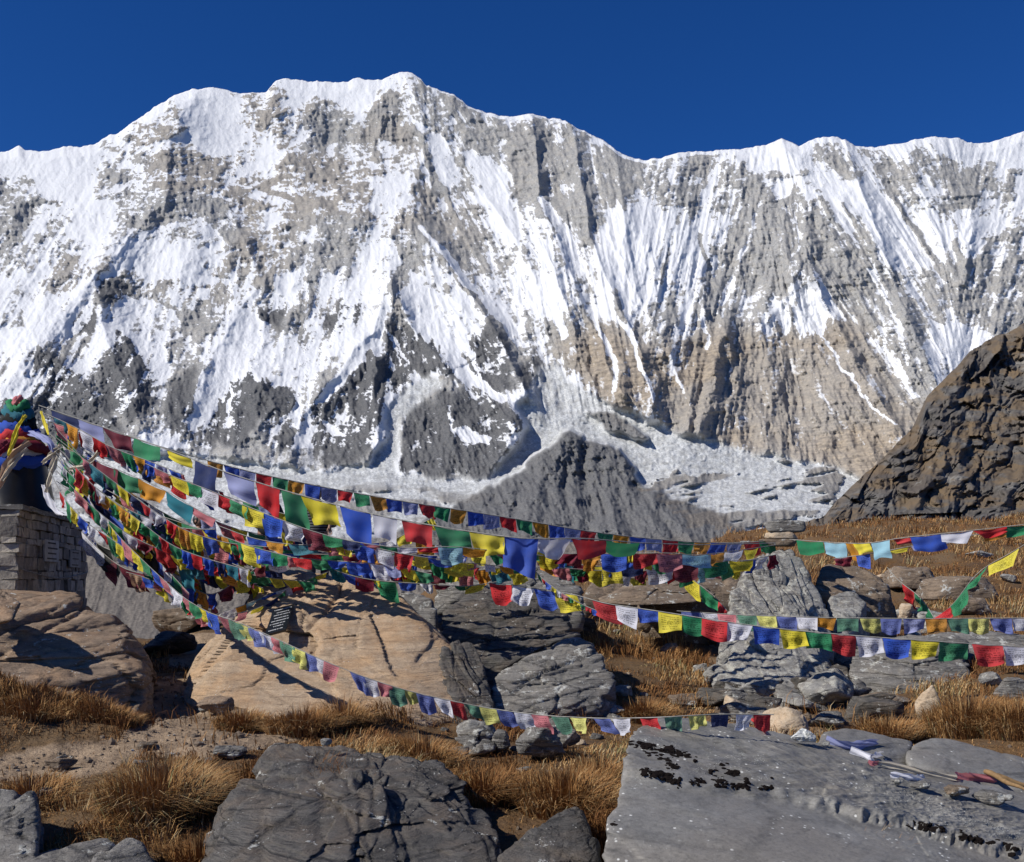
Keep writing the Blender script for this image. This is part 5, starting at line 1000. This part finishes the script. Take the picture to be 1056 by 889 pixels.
        o0 = C[0]; o = link(cat, np_mesh(cat, np.array(V) - o0, quads=grid_faces(n, mm)), cloth(k, False), None, tuple(o0)); return tag(o, lab, 'scarf' if cat == 'scarf' else 'cloth', grp)
    ribbon([(30,455,14.2),(14,468,14.1),(6,484,14.05),(-2,505,14)], .17, 'E', 'peach scarf draped down the left front of the dome', 1)
    ribbon([(28,462,14.15),(12,478,14.05),(2,496,14)], .12, 'C', 'cream scarf beside the peach one on the dome', 2)
    ribbon([(62,458,14),(56,475,13.9),(52,490,13.85),(48,508,13.8)], .12, 'C', 'cream scarf hanging straight down right of the dome', 3)
    ribbon([(44,478,14),(55,466,13.9),(62,460,13.9)], .10, 'C', 'short cream scarf end knotted right of the dome', 4)
    ribbon([(72,484,13.8),(84,481,13.7),(94,476,13.7),(101,466,13.6)], .10, 'C', 'white scarf streaming to the right of the shrine', 5)
    ribbon([(30,446,14.2),(42,450,14),(52,456,13.9),(55,466,13.9)], .13, 'L', 'pale blue scarf spread right of the spire', 6)
    ribbon([(26,428,14.4),(18,440,14.2),(14,455,14.1),(8,470,14)], .10, 'Y', 'yellow green scarf slanting down left of the spire', 7)
    ribbon([(42,424,14.3),(46,436,14.2),(50,448,14)], .07, 'Y', 'thin yellow scarf right of the spire', 8)
    ribbon([(44,500,14),(50,515,13.9),(58,528,13.8),(66,530,13.7)], .12, 'W', 'white and grey scarf end drooping beside the dome foot', 9)
    ribbon([(8,455,14.2),(2,464,14.1),(-6,474,14)], .16, 'M', 'maroon scarf at the left edge of the dome', 10)
    # plaques set on the shaded side
    def plaque(name, s, z, w, h, bgm, inkm, lab, rows, pxs):
        o_ = c0 + er * s + up * z - ef * .036; rt = link(name, None, None, None, tuple(o_)); tag(rt, lab, 'plaque'); V = []; Q = []
        box_pts(V, Q, (0, 0, 0), er, ef, up, w / 2, .012, h / 2); link('panel', np_mesh('panel', np.array(V), quads=np.array(Q), smooth=False), bgm, rt)
        V = []; Q = []; rg = random.Random(4)
        for r_ in range(rows):
            zz = h * (.36 - .72 * r_ / (rows - 1)); x = -w * .38 * rg.uniform(.7, 1); e = w * .38 * rg.uniform(.6, 1)
            while x < e: lw = rg.uniform(.015, .04); box_pts(V, Q, er * (x + lw / 2) + up * zz - ef * .013, er, ef, up, lw / 2, .002, h * .035); x += lw + .012
        link('lettering', np_mesh('lettering', np.array(V), quads=np.array(Q), smooth=False), inkm, rt)
    pale = simple('pale_plaque_stone', (.42, .42, .40), .7); ink = simple('dark_lettering', (.06, .06, .06), .7)
    plaque('wall_plaque', 1.55, 2.13, .78, .30, pale, ink, 'pale plaque with a few lines of writing on the shaded side of the shrine base', 4, 0)
    plaque('wall_plaque', 3.0, 2.05, .72, .26, simple('grey_plaque_stone', (.26, .26, .25), .7), ink, 'fainter grey plaque further right on the shaded side of the shrine base', 3, 0)
    C = [c0 + er * s - ef * .05 + up * (1.86 - .10 * math.sin(s * .8)) for s in np.linspace(.0, 3.8, 16)]; V, Q = tube(C, .008)
    tag(link('cord', np_mesh('cord', V - C[0], quads=Q), CORD, None, tuple(C[0])), 'thin white cord hung along the shaded side of the shrine base', 'cord')
    return ribbon
ribbon = build_shrine()

# ------------------------------------------------------------------ plaque on the ochre boulder
def build_boulder_plaque():
    q = [hit(*a, [ROCKS['orange']]) for a in ((281,630),(303,624),(297,652),(274,656))]; c = sum((Vector(a[0]) for a in q), Vector()) / 4
    nrm = sum((Vector(a[1]) for a in q), Vector()).normalized()
    if nrm.y > 0: nrm = -nrm
    push = max((Vector(hit(a, b, [ROCKS['orange']])[0]) - c).dot(nrm) for a in (274, 281, 289, 297, 304) for b in (626, 634, 642, 650, 657)); c = c + nrm * (push - .045)
    def onp(px, py): d = (P(px, py, 10) - Vector((0, 0, CZ))); t = (c + nrm * .06 - Vector((0, 0, CZ))).dot(nrm) / d.dot(nrm); return Vector((0, 0, CZ)) + d * t
    tl, tr, br, bl = onp(282, 629), onp(303, 624), onp(295, 650), onp(273, 656); X = (tr - tl); Yv = (bl - tl); off = nrm * .015
    rt = empty('memorial_plaque', tuple(c), 'small black plaque with white lettering fixed to the ochre boulder', 'plaque'); V = [tl, tr, br, bl] ; V = [v - c - off for v in V] + [v - c + off for v in V]
    Q = [(0,1,2,3),(7,6,5,4),(0,4,5,1),(1,5,6,2),(2,6,7,3),(3,7,4,0)]
    link('panel', np_mesh('panel', np.array(V), quads=np.array(Q), smooth=False), simple('black_plaque', (.012, .016, .018), .35, .5), rt)
    at = lambda u, v: np.array((tl + X * u * (1 - v) + (br - bl) * u * v + (bl - tl) * v) - c + off * 1.3); V = []; Q = []; rg = random.Random(12)
    for v, u0, u1 in [(.12,.1,.9),(.24,.25,.85),(.34,.15,.9),(.46,.22,.88),(.57,.12,.92),(.68,.1,.8),(.78,.3,.75),(.91,.12,.8)]:
        u = u0
        while u < u1:
            lw = rg.uniform(.025, .06); i = len(V); V += [at(u, v - .013), at(u + lw, v - .013), at(u + lw, v + .013), at(u, v + .013)]; Q.append((i, i + 1, i + 2, i + 3)); u += lw + rg.choice([.012, .012, .035])
    link('lettering', np_mesh('lettering', np.array(V), quads=np.array(Q), smooth=False), simple('white_lettering', (.75, .76, .76), .6), rt)
build_boulder_plaque()

# ------------------------------------------------------------------ people behind the flags
def skin_mesh(name, verts, edges, mat, parent, loc=(0, 0, 0), sub=2):
    me = bpy.data.meshes.new(name); me.from_pydata([v[:3] for v in verts], edges, []); me.update(); o = link(name, me, mat, parent, loc)
    md = o.modifiers.new('Skin', 'SKIN'); md.use_smooth_shade = True; l = me.skin_vertices[0] if me.skin_vertices else None
    if l is None: l = me.attributes.new('skin', 'FLOAT', 'POINT')
    for i, v in enumerate(verts):
        sv = me.skin_vertices[0].data[i]; r = v[3]; sv.radius = r if hasattr(r, '__len__') else (r, r); sv.use_root = (i == 0)
    s = o.modifiers.new('Sub', 'SUBSURF'); s.levels = sub; s.render_levels = sub
    return o
SKIN = simple('skin', (.36, .20, .13), .6, .4); HAIR = simple('dark_hair', (.012, .01, .009), .5, .4)
def ell(c, r, n=3, squash=None):
    D, Fc = ico(n); return D * np.array(r) + np.array(c), Fc
def person(label, px, py_feet, Y, yaw, height, jacket, trousers, lean=0, stride=.12, arm=(0.0, 0.0), hat=None):
    root = empty('person', tuple(P(px, py_feet, Y)), label, 'person', 'people behind the flags'); root.rotation_euler = (0, 0, yaw); k = height / 1.75; root.scale = (k, k, k)
    V = [(0,0,.95,(.15,.11)),(0,0,1.15,(.15,.11)),(0,lean*.4,1.33,(.17,.115)),(0,lean*.6,1.45,(.10,.09)),(0,lean*.7,1.52,.055),(0,lean*.75,1.57,.055)]; E = [(0,1),(1,2),(2,3),(3,4),(4,5)]
    for s in (-1, 1):
        i = len(V); f = stride * s; V += [(.10*s,0,.88,.095),(.11*s,f*.5-.02,.50,.06),(.11*s,f,.10,.042),(.12*s,f-.10,.04,.035),(.12*s,f-.19,.03,.028)]; E += [(0,i),(i,i+1),(i+1,i+2),(i+2,i+3),(i+3,i+4)]
        j = len(V); a = arm[0 if s < 0 else 1]; sh = (.19*s, lean*.5, 1.40); el = (.25*s, lean*.5 - .10*a, 1.12); wr = (.24*s - .10*a*s, lean*.5 - .30*a, .88 + .30*a)
        V += [(*sh,.058),(*el,.042),(*wr,.028),(wr[0], wr[1]-.02, wr[2]-.06,(.036,.02))]; E += [(2,j),(j,j+1),(j+1,j+2),(j+2,j+3)]
        for q, (dx, ln) in enumerate([(-.026,.062),(-.009,.072),(.009,.068),(.026,.054)]):
            m = len(V); V += [(wr[0]+dx, wr[1]-.03, wr[2]-.11,.009),(wr[0]+dx*1.1, wr[1]-.045, wr[2]-.11-ln*.6,.008),(wr[0]+dx, wr[1]-.06, wr[2]-.11-ln,.007)]; E += [(j+3,m),(m,m+1),(m+1,m+2)]
        m = len(V); V += [(wr[0]-.038*s, wr[1]-.04, wr[2]-.07,.010),(wr[0]-.05*s, wr[1]-.055, wr[2]-.11,.008)]; E += [(j+3,m),(m,m+1)]
    skin_mesh('body', V, E, SKIN, root, sub=1)
    hc = np.array([0, lean*.8, 1.655]); hv, hf = ell(hc, (.076, .094, .112)); v = hv - hc
    nose = np.exp(-((v[:,0])/.014)**2-((v[:,2]+.012)/.024)**2)*(v[:,1] < 0); hv[:,1] -= .02*nose; brow = np.exp(-((v[:,2]-.02)/.012)**2)*(v[:,1] < -.05); hv[:,1] -= .006*brow; chin = np.clip((-v[:,2]-.05)/.06,0,1); hv[:,0] = hc[0]+v[:,0]*(1-.3*chin)
    h = link('head', np_mesh('head', hv, tris=hf), SKIN, root)
    for s in (-1, 1):
        ev, ef_ = ell(hc + [.03*s, -.083, .012], (.011, .008, .007), 2); link('eye', np_mesh('eye', ev, tris=ef_), HAIR, h); av, af = ell(hc + [.078*s, .005, -.005], (.011, .022, .032), 2); link('ear', np_mesh('ear', av, tris=af), SKIN, h)
    mv, mf = ell(hc + [0, -.086, -.052], (.022, .006, .006), 2); link('mouth', np_mesh('mouth', mv, tris=mf), simple('lips', (.3, .1, .09), .6), h)
    rv, rf = ell(hc + [0, .014, .018], (.086, .098, .110)); keep = ((rv - hc)[:, 1] > -.045 - .0 * rv[:, 2]) | ((rv - hc)[:, 2] > .055); fk = [f for f in rf if keep[f].all()]
    link('hair', np_mesh('hair', rv, tris=np.array(fk)), HAIR if hat is None else hat, root)
    JV = [(0,0,.90,(.185,.14)),(0,0,1.12,(.18,.14)),(0,lean*.4,1.32,(.20,.145)),(0,lean*.6,1.45,(.12,.11)),(0,lean*.65,1.50,.075)]; JE = [(0,1),(1,2),(2,3),(3,4)]
    for s in (-1, 1):
        a = arm[0 if s < 0 else 1]; j = len(JV); JV += [(.19*s, lean*.5, 1.40,.078),(.25*s, lean*.5-.10*a, 1.12,.062),(.24*s-.09*a*s, lean*.5-.28*a, .90+.28*a,.05)]; JE += [(2,j),(j,j+1),(j+1,j+2)]
    skin_mesh('jacket', JV, JE, jacket, root)
    TV = [(0,0,.97,(.165,.125)),(0,0,.86,(.15,.12))]; TE = [(0,1)]
    for s in (-1, 1): f = stride*s; i = len(TV); TV += [(.10*s,0,.80,.11),(.11*s,f*.5-.02,.48,.08),(.11*s,f,.12,.068)]; TE += [(1,i),(i,i+1),(i+1,i+2)]
    skin_mesh('trousers', TV, TE, trousers, root)
    for s in (-1, 1):
        f = stride*s; bv, bf = ell((.12*s, f-.07, .045), (.05, .145, .055)); bv[:,2] = np.maximum(bv[:,2], .0); link('shoe', np_mesh('shoe', bv, tris=bf), simple('boot_leather', (.05, .035, .025), .7), root)
    return root
blackj = simple('black_jacket', (.014, .014, .016), .7); plaid = NT('patterned_jacket', .85, .1)
_w = plaid.n('TexWave'); plaid.t.links.new(plaid.co((1, 1, 1)), _w.inputs['Vector']); _w.inputs['Scale'].default_value = 7; _w.bands_direction = 'Z'; plaid.base(plaid.mix(plaid.ramp(_w.outputs['Fac'], [(.55, 0), (.7, 1)]), (.02, .02, .022), (.16, .16, .17)))
denim = simple('dark_trousers', (.018, .022, .03), .85); grey_t = simple('grey_trousers', (.06, .06, .065), .85)
person('person in a black jacket and dark trousers walking left behind the fan of flags', 205, 634, 18.5, 1.2, 1.76, blackj, denim, 0, .22, (.5, .2))
person('person in a black jacket standing behind the large red flag', 276, 612, 16.2, 2.9, 1.66, blackj, denim, 0, .05, (.9, .7))
person('person in a dark patterned jacket standing behind the large yellow flag', 328, 612, 16.4, .3, 1.68, plaid.m, grey_t, 0, .05, (.4, .8))

# ------------------------------------------------------------------ cloths and litter on the smooth slab
def on_any(px, py, up=.02):
    r = hit(px, py); q = r[0] + Vector(r[1]) * up if r else P(px, py, 8.3); return (CX + F * q.x / q.y, HY - F * (q.z - CZ) / q.y, q.y)
def drape(pts, w, k, lab, seed): return ribbon([on_any(*p, .03) for p in pts], w, k, lab, seed, 'cloth', 'cloths lying on the smooth slab', .35)
drape([(851,766),(866,771),(880,772),(893,769),(903,768)], .10, 'L', 'crumpled pale blue cloth lying on the smooth slab', 1)
drape([(876,777),(888,781),(898,786),(907,778)], .09, 'W', 'white cloth scrunched beside the pale blue one', 2)
drape([(893,788),(900,792),(905,790)], .05, 'K', 'small pink rag next to the white cloth', 3)
drape([(902,790),(930,795),(950,800),(985,806)], .06, 'C', 'long pale yellow scarf lying along the slab', 4)
drape([(918,802),(940,806),(952,806)], .07, 'W', 'grey white rag below the pale yellow scarf', 5)
drape([(984,805),(1000,804),(1026,807)], .10, 'K', 'rolled pink cloth at the right end of the slab', 6)
drape([(776,742),(784,748),(788,758)], .06, 'R', 'red rag beside the tan granite stone', 7)
def lump(name, px, py, w, h, mat, lab, cat, seed, grp=None, stretch=1.0):
    a = on_any(px, py + h * .45, 0); W = w * a[2] / F / 2; H = h * a[2] / F / 2; pts = []; rg = random.Random(seed)
    for _ in range(14):
        v = Vector((rg.gauss(0, 1), rg.gauss(0, 1), rg.gauss(0, 1))).normalized() * rg.uniform(.75, 1.1); pts.append((v.x * W, v.y * W * .7, v.z * H))
    p, Fc, cc = rock_mesh(name, pts, 4, k=30, rough=.25 if cat == 'bag' else .1, seed=seed, block=.2); c = P(px, py, a[2] - .02); c = (c.x, c.y, c.z)
    tag(link(name, np_mesh(name, p, tris=Fc, smooth=cat != 'bag'), mat, None, c), lab, cat, grp)
lump('plastic_bag', 829, 759, 32, 20, simple('crinkled_white_plastic', (.62, .63, .62), .3, .6, 14, (.30, .30, .26), .02), 'crumpled white and silver plastic bag beside the tan granite stone', 'bag', 5)
lump('stone', 1024, 822, 50, 20, MR['slate2'], 'grey stone pinning the pink cloth down on the slab', 'rock', 6, 'stones on the smooth slab')
lump('stone', 985, 815, 36, 16, MR['brown'], 'brown stone left of the one pinning the cloth', 'rock', 7, 'stones on the smooth slab')
lump('stone', 950, 810, 26, 12, MR['slate2'], 'small grey stone on the slab below the yellow scarf', 'rock', 8, 'stones on the smooth slab')
lump('stone', 925, 806, 16, 9, MR['grey'], 'pale pebble on the slab by the grey white rag', 'rock', 9, 'stones on the smooth slab')
lump('stone', 850, 766, 14, 8, MR['grey'], 'pebble at the left end of the pale blue cloth', 'rock', 10, 'stones on the smooth slab')
for i, (a, b) in enumerate([((1015,800),(1060,822)), ((1020,803),(1075,818))]):
    A = P(*on_any(*a, .04)); B_ = P(*on_any(*b, .04)); V, Q = tube([A.lerp(B_, t) + Vector((0, 0, .008 * math.sin(9 * t))) for t in np.linspace(0, 1, 8)], [.022, .024, .022, .02, .019, .016, .013, .008], 7)
    tag(link('stick', np_mesh('stick', V - np.array(A), quads=Q), simple('weathered_wood', (.30, .19, .09), .85, .2, 20), None, tuple(A)), ['weathered stick propped over the pink cloth', 'lower of the two sticks crossing at the right edge of the slab'][i], 'stick', 'sticks on the smooth slab')

# moss and lichen crusts on the slab
def crusts(name, segs, n, smin, smax, col, seed, width, lab):
    rg = np.random.RandomState(seed); V = []; T = []; D, Fc = ico(1); m = 0; tot = sum(s[2] for s in segs)
    for (a, b, wt) in segs:
        for _ in range(int(n * wt / tot)):
            t = rg.rand(); px = a[0] + (b[0] - a[0]) * t + rg.normal(0, width); py = a[1] + (b[1] - a[1]) * t + rg.normal(0, width * .5)
            if fbm(np.array([px / 12.]), np.array([py / 7.]), seed, 3, .6)[0] < .50: continue
            r = hit(px, py, [ROCKS['slab']])
            if r is None: continue
            s = rg.uniform(smin, smax); nr = np.array(r[1]); v = D * np.array([s * rg.uniform(.7, 1.6), s, s * .7]) * (1 + .4 * (rg.rand(len(D), 1) - .5)); v = v - nr * (v @ nr)[:, None] * .45
            V.append(v + np.array(r[0])); T.append(Fc + m); m += len(D)
    if V: tag(link(name, np_mesh(name, np.concatenate(V), tris=np.concatenate(T), smooth=False), simple(name + '_crust', col, .95, .05)), lab, 'lichen' if 'lichen' in name else 'moss', kind='stuff')
crusts('black_moss', [((648,762),(690,775),2),((660,778),(700,790),2),((690,772),(740,800),3),((665,795),(720,812),3),((720,805),(790,812),3),((752,790),(760,800),1),((936,848),(1056,880),3),((624,842),(628,850),.3)], 1300, .004, .022, (.012, .009, .008), 3, 5, 'clumps of black moss growing along the ledges of the smooth slab')
crusts('white_lichen', [((740,775),(800,785),2),((650,790),(640,815),1),((700,790),(790,800),2),((940,830),(1056,865),4),((880,808),(980,828),2),((640,765),(700,770),1)], 3000, .0012, .0034, (.55, .56, .52), 5, 9, 'specks of white lichen on the smooth slab')
